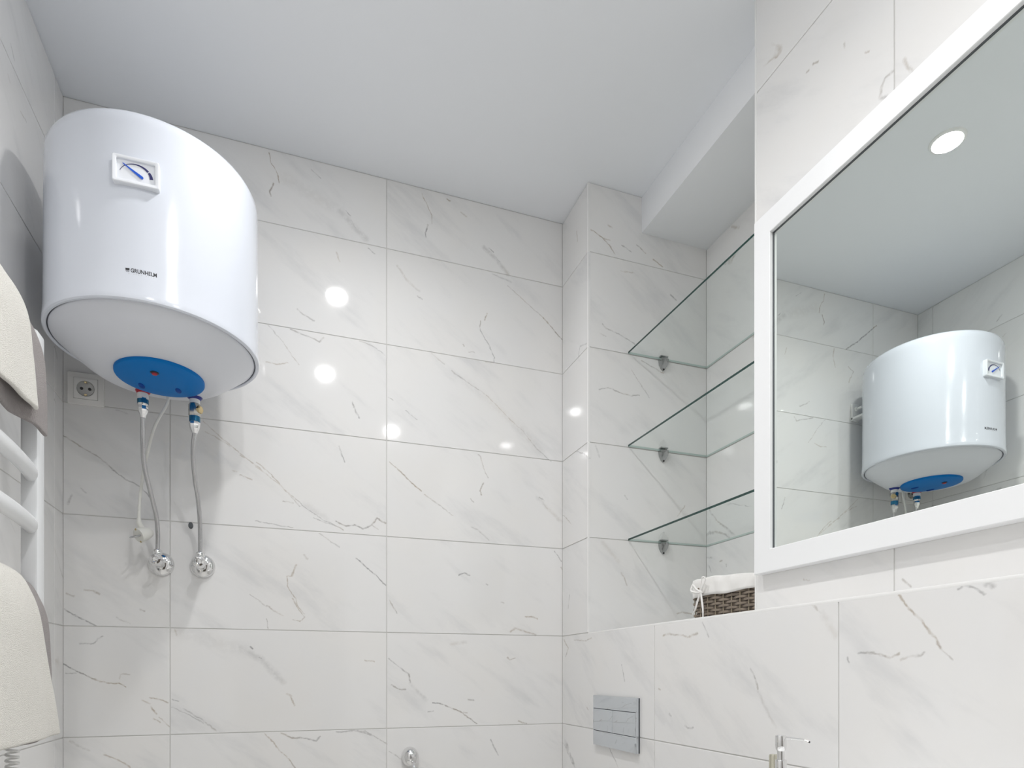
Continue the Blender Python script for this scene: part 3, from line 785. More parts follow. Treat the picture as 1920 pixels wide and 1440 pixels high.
f = bm.faces.new([bm.verts.new((p.x, GY-0.0066, p.y)) for p in pts])
r_ = bmesh.ops.extrude_face_region(bm, geom=[f])
for v in [g for g in r_['geom'] if isinstance(g, bmesh.types.BMVert)]: v.co.y += 0.0012
obj('needle', bm, M_NEEDLE, gauge, smooth=False)
# lettering wrapped round the tank
def wrap_text(name, body, size, x_left, z_base, width, mat, parent, thick=0.0002, bold=0.0):
    cu = bpy.data.curves.new(name, 'FONT'); cu.body = body; cu.size = size; cu.offset = bold
    cu.resolution_u = 3
    to = bpy.data.objects.new(name, cu); COL.objects.link(to)
    bpy.context.view_layer.update()
    me = bpy.data.meshes.new_from_object(to.evaluated_get(bpy.context.evaluated_depsgraph_get()))
    bpy.data.objects.remove(to)
    xs = [v.co.x for v in me.vertices]; x0, x1 = min(xs), max(xs)
    bm = bmesh.new(); bm.from_mesh(me)
    bmesh.ops.subdivide_edges(bm, edges=[e for e in bm.edges if e.calc_length() > 0.002], cuts=2)
    rr = HR+0.0003
    for v in bm.verts:
        x = x_left+(v.co.x-x0)/(x1-x0)*width; z = z_base+v.co.y
        a = x/HR
        v.co = Vector((HX+rr*math.sin(a), HY-rr*math.cos(a), z))
    bmesh.ops.recalc_face_normals(bm, faces=bm.faces)
    me2 = bpy.data.meshes.new(name); bm.to_mesh(me2); bm.free()
    bpy.data.meshes.remove(me)
    return link(name, me2, mat, parent)
def wrap_rect(bm, x0, x1, z0, z1):
    n = 4; rr = HR+0.0003
    lo = []; hi = []
    for k in range(n+1):
        a = (x0+(x1-x0)*k/n)/HR
        lo.append(bm.verts.new((HX+rr*math.sin(a), HY-rr*math.cos(a), z0)))
        hi.append(bm.verts.new((HX+rr*math.sin(a), HY-rr*math.cos(a), z1)))
    for k in range(n): bm.faces.new((lo[k], lo[k+1], hi[k+1], hi[k]))
LT = H(0.8420)
wrap_text('lettering', 'GRUNHELM', 0.0118, -0.0125, LT, 0.0485, M_INK, heater, bold=0.00030)
bm = bmesh.new()
wrap_rect(bm, -0.0222, -0.0145, LT+0.0032, LT+0.0078)
wrap_rect(bm, -0.0222, -0.0145, LT+0.0014, LT+0.0022)
wrap_rect(bm, -0.0212, -0.0155, LT-0.0002, LT+0.0006)
obj('logo', bm, M_INK, heater, smooth=False)
bm = bmesh.new()
for k in range(11): wrap_rect(bm, -0.0165+k*0.0046, -0.0155+k*0.0046+0.0006, LT-0.0038, LT-0.0027)
fine = obj('fine_print', bm, M_GREY, heater, smooth=False)
# mounting brackets between tank and wall
for sx in (-0.395, -0.205):
    bm = bmesh.new()
    add_box(bm, sx-0.018, sx+0.018, 1.945, 1.953, H(1.02), H(1.13), 0.001)
    add_box(bm, sx-0.018, sx+0.018, 1.950, 2.016, H(1.045), H(1.053), 0.001)
    add_box(bm, sx-0.018, sx+0.018, 2.008, 2.017, H(1.04), H(1.11), 0.001)
    add_lathe(bm, [(0.009, 0), (0.009, 0.008), (0.005, 0.009), (0.005, 0.03)], (sx, 2.008, H(1.088)), (0, -1, 0), 6)
    obj('mounting_bracket', bm, M_TRIM, heater)

# water connections: collars, nuts, valve, hose and wall stop-cock make one run of pipe
def stopcock(parent, x, z):
    """chrome angle valve: rose, body, top nut, round handle"""
    lathe('rose', [(0.0335, 0.0), (0.0335, 0.003), (0.0320, 0.0075), (0.027, 0.0125), (0.019, 0.016), (0.013, 0.0175)], (x, YB-0.001, z), M_CHROME, parent, (0, -1, 0), 40)
    bm = bmesh.new()
    add_lathe(bm, [(0.0105, 0.010), (0.0105, 0.045), (0.0135, 0.046), (0.0135, 0.066), (0.0105, 0.070)], (x, YB, z), (0, -1, 0), 28)
    add_lathe(bm, [(0.0085, 0.0), (0.0085, 0.020)], (x, YB-0.058, z), (0, 0, 1), 20)
    obj('valve_body', bm, M_CHROME, parent)
    lathe('nut', [(0.0105, 0.0), (0.0118, 0.0015), (0.0118, 0.012), (0.0100, 0.0145), (0.007, 0.016)], (x, YB-0.058, z+0.016), M_CHROME, parent, (0, 0, 1), 8)
    lathe('handle', [(0.010, 0.0), (0.0165, 0.002), (0.0175, 0.006), (0.0165, 0.016), (0.0130, 0.021), (0.008, 0.022), (0.0065, 0.0195), (0, 0.019)], (x, YB-0.069, z), M_CHROME, parent, (0, -1, 0), 12)

RXh, RYh = -0.347, 1.850
hot = thing('hot_water_hose', 'steel flexible hose with red collar running down to its own stop valve', 'pipe', (RXh, RYh, 1.40), 'heater connections')
lathe('collar', [(0.0150, H(0.7235)), (0.0175, H(0.7215)), (0.0172, H(0.719)), (0.0135, H(0.7135))], (RXh, RYh, 0), M_RED, hot, seg=32)
lathe('sleeve', [(0.0128, H(0.7140)), (0.0128, H(0.702))], (RXh, RYh, 0), M_WHITE, hot, seg=28)
lathe('swivel', [(0.0120, H(0.7025)), (0.0130, H(0.700)), (0.0130, H(0.684)), (0.0115, H(0.682))], (RXh, RYh, 0), M_CHROME, hot, seg=8)
lathe('blue_band', [(0.0132, H(0.698)), (0.0132, H(0.687))], (RXh, RYh, 0), M_TEAL, hot, seg=24)
lathe('nut', [(0.0105, H(0.6825)), (0.0120, H(0.680)), (0.0115, H(0.668)), (0.0075, H(0.660)), (0.006, H(0.652))], (RXh, RYh, 0), M_CHROME, hot, seg=8)
tube('hose', [(RXh, 1.85, 1.742), (-0.3489, 1.86, 1.672), (-0.349, 1.88, 1.6165), (-0.3390, 1.91, 1.552), (-0.3328, 1.94, 1.507), (-0.3315, 1.957, 1.460), (-0.3330, 1.962, 1.412)], 0.0056, M_STEEL, hot, seg=14)
stopcock(hot, -0.3330, 1.3858)
BXh, BYh = -0.2277, 1.850
cold = thing('cold_water_hose', 'steel flexible hose with navy collar and brass safety valve, right of the red-collared one', 'pipe', (BXh, BYh, 1.40), 'heater connections')
lathe('collar', [(0.0150, H(0.7240)), (0.0190, H(0.7225)), (0.0180, H(0.720)), (0.0130, H(0.7148))], (BXh, BYh, 0), M_NAVY, cold, seg=32)
lathe('sleeve', [(0.0125, H(0.7150)), (0.0125, H(0.7035))], (BXh, BYh, 0), M_WHITE, cold, seg=28)
bm = bmesh.new()
add_lathe(bm, [(0.0135, H(0.704)), (0.0150, H(0.702)), (0.0150, H(0.674)), (0.0128, H(0.670)), (0.0128, H(0.655))], (BXh, BYh, 0), seg=8)

obj('safety_valve', bm, M_NICKEL, cold)
lathe('brass_boss', [(0.0085, 0.010), (0.0105, 0.012), (0.0105, 0.019), (0.0085, 0.0205), (0, 0.0205)], (BXh-0.001, BYh, H(0.688)), M_BRASS, cold, (0.9, -0.5, 0), 6)
lathe('blue_band', [(0.0134, H(0.671)), (0.0134, H(0.657))], (BXh, BYh, 0), M_TEAL, cold, seg=24)
lathe('nut', [(0.0125, H(0.6575)), (0.0135, H(0.655)), (0.0125, H(0.642)), (0.0085, H(0.633)), (0.006, H(0.627))], (BXh, BYh, 0), M_CHROME, cold, seg=8)
tube('hose', [(BXh, 1.85, 1.714), (-0.2331, 1.862, 1.6586), (-0.2320, 1.89, 1.5965), (-0.2290, 1.92, 1.560), (-0.2275, 1.945, 1.517), (-0.2272, 1.957, 1.468), (-0.2277, 1.962, 1.412)], 0.0056, M_STEEL, cold, seg=14)
stopcock(cold, -0.2277, 1.3858)

# power lead with an unplugged plug
lead = thing('power_cord', 'white power cord with an unplugged round plug dangling beside the hoses', 'cord', (-0.372, 1.93, 1.45))
tube('cable', [(-0.2920, 1.866, H(0.722)), (-0.2960, 1.868, 1.780), (-0.3257, 1.88, 1.7234), (-0.3496, 1.905, 1.6467), (-0.3640, 1.922, 1.579), (-0.3705, 1.93, 1.5228), (-0.3715, 1.93, 1.478)], 0.0038, M_CORD, lead, seg=10)
axp = Vector((-0.62, -0.62, -0.42)).normalized()      # the pins point into the room, down and to the left
pc = Vector((-0.366, 1.935, 1.4500))
lathe('plug_body', [(0.0080, -0.030), (0.0125, -0.026), (0.0165, -0.015), (0.0190, -0.004), (0.0192, 0.008), (0.0182, 0.0105), (0, 0.0105)], pc, M_CORD, lead, axp, 32)
tube('strain_relief', [(-0.3715, 1.93, 1.492), (-0.3708, 1.932, 1.478), (-0.3640, 1.940, 1.462)], lambda t: 0.0050+0.003*t, M_CORD, lead, seg=12)
sd = axp.cross(Vector((0, 0, 1))).normalized(); ud = sd.cross(axp).normalized()
for s in (-1, 1):
    lathe('pin', [(0.0024, 0.010), (0.0024, 0.026), (0.0016, 0.0285), (0, 0.029)], pc+sd*0.0095*s, M_GREY, lead, axp, 12)
    q = pc+ud*0.0165*s
    lathe('earth_contact', [(0.0030, 0.006), (0.0030, 0.0115)], q, M_BRASS, lead, axp, 4)

# wall socket
sx, sz = -0.5132, 1.8486
sock = thing('wall_socket', 'square white wall socket on the back wall under the heater', 'socket', (sx, YB, sz))
box('face_plate', sx-0.043, sx+0.043, YB-0.010, YB-0.001, sz-0.043, sz+0.043, M_SOCKET, sock, bev=0.003)
bm = bmesh.new()
ringrect(bm, [(0.0275, 0.0275, 0.002, YB-0.009), (0.0275, 0.0275, 0.002, YB-0.0125), (0.0265, 0.0265, 0.0015, YB-0.0130), (0.0215, 0.0215, 0.021, YB-0.0130), (0.0208, 0.0208, 0.0205, YB-0.0120), (0.0195, 0.0195, 0.0192, YB-0.0040)], sx, sz)
obj('insert', bm, M_SOCKET, sock)
box('gap_shade', sx-0.0285, sx+0.0285, YB-0.0103, YB-0.009, sz-0.0285, sz+0.0285, M_WELL, sock)  # solid grey slab, painted shade for the gap round the insert
lathe('socket_well', [(0.0206, 0.0), (0.0200, -0.0022), (0, -0.0022)], (sx, YB-0.0130, sz), M_WELL, sock, (0, -1, 0), 36, cap=False)
for px_ in (-0.0095, 0.0095):
    lathe('pin_hole', [(0.0040, 0), (0.0040, 0.0006), (0, 0.0006)], (sx+px_, YB-0.0109, sz), M_BLACK, sock, (0, -1, 0), 14)
for pz in (-0.0170, 0.0170):
    box('earth_clip', sx-0.003, sx+0.003, YB-0.0128, YB-0.0104, sz+pz-0.0022, sz+pz+0.0022, M_BRASS, sock)

# grey wall plug
o = lathe('wall_anchor', [(0.0062, 0), (0.0062, 0.004), (0.0050, 0.007), (0, 0.0078)], (-0.2583, YB-0.0005, 1.5005), M_RUBBER, None, (0, -1, 0), 16)
for v in o.data.vertices: v.co.z = 1.5005+(v.co.z-1.5005)*1.5
o['label'] = 'small dark grey rubber wall anchor in the joint beside the cold hose'; o['category'] = 'wall anchor'

# ---------------------------------------------------------------- mirror
mir = thing('mirror', 'large wall mirror in a flat white frame', 'mirror', (XM, 0.68, 1.302))
FY0, FY1, FZ0, FZ1, FW = 0.176, 1.176, 1.302, 2.095, 0.050
FX0, FX1 = 0.995, XM-0.0015
bm = bmesh.new()
def frame_loop(ins, x): return [bm.verts.new((x, y, z)) for y, z in ((FY1-ins, FZ0+ins), (FY0+ins, FZ0+ins), (FY0+ins, FZ1-ins), (FY1-ins, FZ1-ins))]
L = [frame_loop(0.0, FX1), frame_loop(0.0, FX0+0.0012), frame_loop(0.0012, FX0), frame_loop(FW-0.001, FX0), frame_loop(FW, FX0+0.001), frame_loop(FW, FX0+0.012), frame_loop(FW, FX1)]
for p, q in zip(L, L[1:]):
    for i in range(4):
        j = (i+1) % 4
        bm.faces.new((p[i], p[j], q[j], q[i]))
obj('frame', bm, M_FRAME, mir, smooth=False)
box('mirror_glass', 1.005, 1.009, FY0+FW-0.003, FY1-FW+0.003, FZ0+FW-0.003, FZ1-FW+0.003, M_MIRROR, mir)
bm = bmesh.new()
for (a, b, c, d_) in ((FY0+FW, FY1-FW, FZ1-FW-0.0014, FZ1-FW), (FY0+FW, FY1-FW, FZ0+FW, FZ0+FW+0.0014), (FY1-FW-0.0014, FY1-FW, FZ0+FW, FZ1-FW)):
    add_box(bm, 1.0030, 1.0052, a, b, c, d_)
obj('sealing_bead', bm, M_RUBBER, mir, smooth=False)

# ---------------------------------------------------------------- glass shelves
SX0, SX1, SY0, SY1 = 1.0405, XN-0.002, YM+0.003, YP-0.003
names = ['highest glass shelf in the tiled niche, above the other two', 'middle glass shelf in the tiled niche', 'lowest glass shelf in the tiled niche, just over the basket']
for h, lab in zip((1.0330, 0.7320, 0.4284), names):
    z = H(h)
    t = thing('glass_shelf', lab, 'shelf', ((SX0+SX1)/2, (SY0+SY1)/2, z), 'glass shelves in the niche')
    bm = bmesh.new()
    add_box(bm, SX0, SX1, SY0, SY1, z, z+0.006, 0.0)
    for f in bm.faces:
        f.material_index = 0 if abs(f.normal.z) > 0.5 else 1
    bmesh.ops.recalc_face_normals(bm, faces=bm.faces)
    for f in bm.faces: f.material_index = 0 if abs(f.calc_center_median().z-(z+0.003)) > 0.002 else 1
    for f in bm.faces:
        c = f.calc_center_median()
        if f.material_index == 1 and c.x > SX0+0.001: f.material_index = 2
    obj('glass_pane', bm, [M_GLASS, M_GLASS_EDGE, M_GLASS_SIDE], t, smooth=False)
    for sy, ys in ((YP, -1), (YM, 1)):
        cx = 1.1700
        bm = bmesh.new()
        # pelican clip: pointed shell below the glass, small lip above it
        prof = [(-0.0165, 0.0), (-0.0165, -0.006), (-0.0145, -0.018), (-0.008, -0.030), (0.0, -0.037), (0.008, -0.030), (0.0145, -0.018), (0.0165, -0.006), (0.0165, 0.0)]
        depth = [0.016, 0.016, 0.014, 0.010, 0.006, 0.010, 0.014, 0.016, 0.016]
        back = [bm.verts.new((cx+a, sy+ys*0.0005, z-0.0005+b)) for a, b in prof]
        front = [bm.verts.new((cx+a*0.86, sy+ys*(0.0005+dd), z-0.0005+b*0.9)) for (a, b), dd in zip(prof, depth)]
        mid = bm.verts.new((cx, sy+ys*0.021, z-0.010)); mid2 = bm.verts.new((cx, sy+ys*0.023, z-0.0005))
        n = len(prof)
        for i in range(n-1): bm.faces.new((back[i], back[i+1], front[i+1], front[i]))
        for i in range(n-1): bm.faces.new((front[i], front[i+1], mid))
        bm.faces.new((front[0], mid, mid2)); bm.faces.new((front[-1], mid2, mid))
        bm.faces.new([back[0], front[0], mid2, front[-1], back[-1]])
        bm.faces.new(back[::-1])
        add_box(bm, cx-0.014, cx+0.014, min(sy+ys*0.0005, sy+ys*0.014), max(sy+ys*0.0005, sy+ys*0.014), z+0.0062, z+0.0105, 0.0012)
        cl = obj('shelf_clip', bm, M_CLIP, t)
        lathe('screw', [(0.0032, 0), (0.0030, 0.0016), (0, 0.002)], (cx, sy+ys*0.0075, z-0.0335), M_BLACK, cl, (0, ys, 0), 12)

# ---------------------------------------------------------------- basket
BCX, BCY, BHX, BHY, BR = 1.150, 1.356, 0.098, 0.131, 0.022
BZ = LEDGE+0.0006
basket = thing('wicker_basket', 'grey brown wicker basket with white cloth liner tied in a bow', 'basket', (BCX, BCY, BZ))
def rr_point(s, grow=0.0):
    """point and outward normal on the rounded rectangle at arc position s (0..1)"""
    hx, hy, r = BHX+grow, BHY+grow, BR+grow
    a, b = 2*(hx-r), 2*(hy-r); q = PI*r/2
    Lt = 2*a+2*b+4*q; d = (s % 1.0)*Lt
    segs = [('l', b, (-hx, hy-r), (0, -1), (-1, 0)), ('c', q, (-hx+r, -hy+r), 180), ('l', a, (-hx+r, -hy), (1, 0), (0, -1)), ('c', q, (hx-r, -hy+r), 270),
            ('l', b, (hx, -hy+r), (0, 1), (1, 0)), ('c', q, (hx-r, hy-r), 0), ('l', a, (hx-r, hy), (-1, 0), (0, 1)), ('c', q, (-hx+r, hy-r), 90)]
    for sg in segs:
        if d <= sg[1]+1e-9:
            if sg[0] == 'l': return Vector((sg[2][0]+sg[3][0]*d, sg[2][1]+sg[3][1]*d, 0)), Vector((sg[4][0], sg[4][1], 0))
            an = R(sg[3]+90*d/sg[1]); n = Vector((math.cos(an), math.sin(an), 0))
            return Vector((sg[2][0], sg[2][1], 0))+n*r, n
        d -= sg[1]
    return Vector((-hx, hy-r, 0)), Vector((-1, 0, 0))
NS = 28
rowh = 0.0078; NR = 13
C0 = Vector((BCX, BCY, 0))
def flare(z): return 0.004*(z-BZ)/0.12
for r_i in range(NR):
    bm = bmesh.new()
    z0 = BZ+0.001+r_i*rowh
    n = NS*10
    sec = []
    for k in range(n):
        s = k/n
        ph = s*NS*PI + (r_i % 2)*PI
        p, nn = rr_point(s, flare(z0))
        amp = 0.0042*math.sin(ph)
        c = C0+p+nn*amp
        zz = z0 + 0.0004*math.sin(s*57+r_i*1.3)
        pts = []
        for (o_, dz) in ((0.0008, 0.0009), (0.0013, rowh*0.5), (0.0008, rowh-0.0009), (-0.0008, rowh-0.0009), (-0.0008, 0.0009)):
            pts.append(bm.verts.new((c.x+nn.x*o_, c.y+nn.y*o_, zz+dz)))
        sec.append(pts)
    for k in range(n):
        a, b = sec[k], sec[(k+1) % n]
        for i in range(5):
            j = (i+1) % 5
            bm.faces.new((a[i], b[i], b[j], a[j]))
    obj('weaver', bm, M_WICKER, basket)
for k in range(NS):
    s = (k+0.5)/NS
    p, nn = rr_point(s, 0); p2, _ = rr_point(s, flare(BZ+0.118))
    bm = bmesh.new()
    add_tube(bm, [C0+p+Vector((0, 0, BZ)), C0+p2+Vector((0, 0, BZ+0.100))], 0.0016, 6)
    obj('stake', bm, M_STAKE, basket)
bm = bmesh.new()
ra = []; rb = []
for k in range(96):
    p, nn = rr_point(k/96, -0.0062)
    ra.append(bm.verts.new(C0+p+Vector((0, 0, BZ+0.002)))); rb.append(bm.verts.new(C0+p+Vector((0, 0, BZ+0.095))))
for k in range(96): bm.faces.new((ra[k], ra[(k+1) % 96], rb[(k+1) % 96], rb[k]))
obj('weave_shade', bm, M_WEAVE_SHADE, basket)  # added dark sheet: makes the holes in the weave look shadowed
box('basket_base', BCX-BHX+0.004, BCX+BHX-0.004, BCY-BHY+0.004, BCY+BHY-0.004, BZ+0.0005, BZ+0.006, M_WICKER, basket)
# liner: cuff outside, rolled rim, lining inside
bm = bmesh.new()
n = 160
levels = [(0.0075, 0.076), (0.0080, 0.084), (0.0082, 0.096), (0.0085, 0.108), (0.0090, 0.118), (0.0070, 0.1255), (0.0015, 0.1290), (-0.004, 0.1265), (-0.007, 0.115), (-0.0085, 0.07), (-0.0095, 0.012)]
rings = []
for li, (g, dz) in enumerate(levels):
    ring = []
    for k in range(n):
        s = k/n
        p, nn = rr_point(s, g)
        w = noise.noise(Vector((s*26, li*0.35, 1.7)))*0.0038 + noise.noise(Vector((s*60, li*0.2, 5)))*0.0016
        wz = noise.noise(Vector((s*11, 3.3, li*0.1)))*0.007*(1 if li < 8 else 0.3)
        if li == 0: w += 0.0012
        c = C0+p+nn*max(w, -0.002)
        kk = max(0, min(1, (1.485-c.y)/0.25)); dz2 = dz if dz < 0.08 else 0.08+(dz-0.08)*(1-0.42*kk)
        ring.append(bm.verts.new((c.x, c.y, BZ+dz2+wz)))
    rings.append(ring)
for a, b in zip(rings, rings[1:]):
    for k in range(n):
        j = (k+1) % n
        bm.faces.new((a[k], a[j], b[j], b[k]))
liner = obj('cloth_liner', bm, M_LINEN, basket)
md = liner.modifiers.new('solid', 'SOLIDIFY'); md.thickness = 0.0012; md.offset = 1
# bow at the far end of the long side
bx, by, bz = 1.0355, 1.4220, BZ+0.086
bow = obj('bow_knot', (lambda b_: (add_lathe(b_, [(0, -0.006), (0.0045, -0.004), (0.006, 0), (0.0045, 0.004), (0, 0.006)], (bx-0.002, by, bz), (0, 0.3, 1), 14, cap=False), b_)[1])(bmesh.new()), M_LINEN, basket)
def ribbon(name, pts, w):
    bm = bmesh.new()
    P = catmull(pts, 8)
    n = len(P); vs = []
    for i, p in enumerate(P):
        t = i/(n-1)
        T = (P[min(i+1, n-1)]-P[max(i-1, 0)]).normalized()
        side = T.cross(Vector((-1, 0.05, 0))).normalized()
        ww = w*(0.55+0.45*math.sin(PI*min(1, t*1.15+0.05)))
        vs.append((bm.verts.new(p+side*ww), bm.verts.new(p+Vector((-0.0016, 0, 0))), bm.verts.new(p-side*ww)))
    for a, b in zip(vs, vs[1:]):
        bm.faces.new((a[0], b[0], b[1], a[1])); bm.faces.new((a[1], b[1], b[2], a[2]))
    o = obj(name, bm, M_LINEN, bow)
    md = o.modifiers.new('solid', 'SOLIDIFY'); md.thickness = 0.0010
    return o
ribbon('bow_loop', [(bx-0.003, by, bz), (bx-0.006, by+0.016, bz+0.009), (bx-0.005, by+0.033, bz+0.022), (bx-0.009, by+0.036, bz+0.008), (bx-0.007, by+0.020, bz+0.001), (bx-0.004, by, bz-0.001)], 0.0035)
ribbon('bow_loop', [(bx-0.003, by, bz), (bx-0.006, by-0.010, bz+0.012), (bx-0.005, by-0.020, bz+0.032), (bx-0.009, by-0.012, bz+0.036), (bx-0.007, by-0.004, bz+0.016), (bx-0.004, by, bz+0.001)], 0.0030)
ribbon('bow_tail', [(bx-0.004, by, bz), (bx-0.005, by+0.012, bz-0.020), (bx-0.005, by+0.024, bz-0.044), (bx-0.006, by+0.034, bz-0.056)], 0.0042)
ribbon('bow_tail', [(bx-0.004, by, bz), (bx-0.005, by-0.006, bz-0.022), (bx-0.006, by-0.012, bz-0.048), (bx-0.006, by-0.013, bz-0.080)], 0.0042)

# ---------------------------------------------------------------- flush plate
fp = thing('flush_plate', 'rectangular polished chrome flush plate set low on the tiled wall', 'flush plate', (XR, 1.6335, 0.94))
FYa, FYb, Za, Zb = 1.505, 1.762, 0.862, 1.013
x0, x1 = XR-0.0125, XR-0.0013
zs = [Za, Za+0.0445, Zb-0.0400, Zb]
box('backing', XR-0.0085, x1, FYa+0.001, FYb-0.001, Za+0.001, Zb-0.001, M_RUBBER, fp)
box('lower_panel', x0, XR-0.006, FYa, FYb, zs[0], zs[1]-0.0008, M_PLATE, fp, bev=0.0006)
box('upper_panel', x0, XR-0.006, FYa, FYb, zs[2]+0.0008, zs[3], M_PLATE, fp, bev=0.0006)
ym = 1.6400
box('flush_button', x0-0.0002, XR-0.006, FYa+0.0045, ym-0.0005, zs[1]+0.0008, zs[2]-0.0008, M_PLATE, fp, bev=0.0005)
box('flush_button', x0-0.0002, XR-0.006, ym+0.0005, FYb-0.0045, zs[1]+0.0008, zs[2]-0.0008, M_PLATE, fp, bev=0.0005)
for yy in ((FYa, FYa+0.004), (FYb-0.004, FYb)):
    box('side_strip', x0, XR-0.006, yy[0], yy[1], zs[1]-0.0008, zs[2]+0.0008, M_PLATE, fp)

# ---------------------------------------------------------------- chrome holder low on the back wall
ph = thing('paper_holder', 'small domed chrome wall holder with a crossbar, low on the back wall', 'paper holder', (0.368, YB, 0.80))
bm = bmesh.new()
add_lathe(bm, [(0.0265, 0.0), (0.0268, 0.010), (0.0255, 0.020), (0.021, 0.030), (0.013, 0.037), (0.005, 0.0395), (0, 0.040)], (0.368, YB-0.0012, 0.815), (0, -1, 0), 40)
for v in bm.verts: v.co.z = 0.815+(v.co.z-0.815)*1.2
obj('rose', bm, M_CHROME, ph)
tube('arm', [(0.3695, YB-0.036, 0.805), (0.3700, YB-0.058, 0.796), (0.3700, YB-0.070, 0.780), (0.3700, YB-0.070, 0.765)], 0.0045, M_CHROME, ph, seg=14)
tube('crossbar', [(0.318, YB-0.070, 0.779), (0.340, YB-0.070, 0.782), (0.370, YB-0.070, 0.783), (0.405, YB-0.070, 0.781), (0.425, YB-0.070, 0.775)], 0.0052, M_CHROME, ph, seg=14)

# ---------------------------------------------------------------- basin with soap pump (bottle below the picture edge)
basin = thing('washbasin', 'white ceramic washbasin hung on the low wall under the mirror', 'washbasin', (0.70, 0.60, 0.74))
bm = bmesh.new()
bx0, bx1, by0, by1 = 0.42, XR-0.0013, 0.30, 0.92
def loop4(ins, z, ex=0.0): return [bm.verts.new(c) for c in ((bx0+ins, by0+ins, z), (bx1-ins-ex, by0+ins, z), (bx1-ins-ex, by1-ins, z), (bx0+ins, by1-ins, z))]
Ls = [loop4(0.03, 0.72), loop4(0.0, 0.76), loop4(0.0, 0.838), loop4(0.006, 0.842), loop4(0.03, 0.842, 0.15), loop4(0.04, 0.83, 0.15), loop4(0.07, 0.76, 0.15), loop4(0.11, 0.745, 0.15)]
for p, q in zip(Ls, Ls[1:]):
    for i in range(4):
        j = (i+1) % 4
        bm.faces.new((p[i], p[j], q[j], q[i]))
bm.faces.new(Ls[0][::-1]); bm.faces.new(Ls[-1])
obj('bowl', bm, M_CERAMIC, basin, smooth=False)
SXp, SYp = 0.740, 0.8125
soap = thing('soap_dispenser', 'chrome soap pump with a thin spout pointing right, at the bottom edge', 'soap dispenser', (SXp, SYp, 0.8425))
lathe('bottle', [(0.030, 0.8425), (0.032, 0.846), (0.032, 0.905), (0.028, 0.920), (0.014, 0.926)], (SXp, SYp, 0), M_CERAMIC, soap, seg=32)
lathe('pump_collar', [(0.0088, 0.925), (0.0088, 0.9415), (0.0080, 0.9428)], (SXp, SYp, 0), M_CHROME, soap, seg=24)
lathe('pump_stem', [(0.0058, 0.9425), (0.0058, 0.9565)], (SXp, SYp, 0), M_CHROME, soap, seg=20)
lathe('pump_head', [(0.0055, 0.9560), (0.0078, 0.9590), (0.0085, 0.9640), (0.0085, 0.9800), (0.0078, 0.9812), (0, 0.9814)], (SXp, SYp, 0), M_CHROME, soap, seg=24)
sp = tube('spout', [(SXp+0.004, SYp-0.007, 0.9775), (SXp+0.010, SYp-0.018, 0.9768), (SXp+0.0150, SYp-0.029, 0.9765), (SXp+0.0190, SYp-0.0385, 0.9737)], lambda t: 0.0022-0.0009*t, M_CHROME, soap, seg=12)
lathe('nozzle_tip', [(0.0014, 0), (0.0014, 0.002)], (SXp+0.0188, SYp-0.0380, 0.9738), M_BLACK, sp, (0.4, -0.9, -0.25), 10)
tb = lathe('metal_tube', [(0.0072, 0.8425), (0.0072, 0.944), (0.0060, 0.947), (0, 0.9475)], (0.752, 0.842, 0), M_TUBE, None, seg=24)
tb['label'] = 'slim brass toned tube standing just left of the soap pump'; tb['category'] = 'tube'

# ---------------------------------------------------------------- towel rail
PX0, PX1 = -0.4815, -0.4535
PY0, PY1 = 1.463, 1.503
RY0 = 0.985
rail = thing('towel_rail', 'white ladder towel radiator with bowed bars on the left wall', 'towel rail', (-0.47, 1.24, 0.96))
bm = bmesh.new()
def post(y0, y1):
    bm = bmesh.new()
    add_box(bm, PX0, PX1, y0, y1, 0.965, 1.742, 0.004)
    for v in bm.verts:
        if v.co.z > 1.72: v.co.z += (PX1-v.co.x)*0.45
    return bm
obj('post', post(PY0, PY1), M_RAIL, rail)
obj('post', post(RY0-0.04, RY0), M_RAIL, rail)
def bow_x(y, yr=1.37):
    f = lambda q: 0.006*math.sin(PI*max(0, min(1, (q-RY0)/(PY0-RY0))))**0.75
    return f(y)-f(yr)
# (height, bow, centre offset); the bars under the towels lie a little flatter
BARS = [(H(0.640), 0.004, -0.4800), (1.632, 0.004, -0.4800), (H(0.384), 0.022, -0.4690), (H(0.284), 0.022, -0.4690), (H(0.128), 0.004, -0.4800), (1.12, 0.004, -0.4800), (1.03, 0.004, -0.4800)]
for bz_, bow_, bxc in BARS:
    P = []
    for k in range(25):
        t = k/24; y = (RY0-0.01)+(PY0+0.014-RY0+0.01)*t
        e = bow_*math.sin(PI*t)**0.62 if 0 < t < 1 else 0
        P.append(Vector((bxc+e, y, bz_)))
    bm = bmesh.new(); add_tube(bm, P, 0.0165, 18, squash=(0.72, 1.0)); obj('bar', bm, M_RAIL, rail)
for y in (PY0+0.02, RY0-0.02):
    for z in (1.69, 1.02):
        lathe('wall_bracket', [(0.016, 0), (0.016, 0.008), (0.009, 0.012), (0.009, 0.092)], (XL+0.0015, y, z), M_RAIL, rail, (1, 0, 0), 20)
# coiled heater lead under the post
P = []
for k in range(12*9+1):
    a = 2*PI*k/12
    P.append(Vector((-0.500+0.0100*math.cos(a), 1.482+0.0100*math.sin(a), 0.952-0.0115*k/12)))
bm = bmesh.new(); add_tube(bm, P, 0.0026, 8)
obj('coiled_cord', bm, M_WHITE, rail)
tube('cord_lead', [(-0.470, 1.482, 0.968), (-0.476, 1.482, 0.957), (-0.490, 1.482, 0.952)], 0.0026, M_WHITE, rail, seg=8)

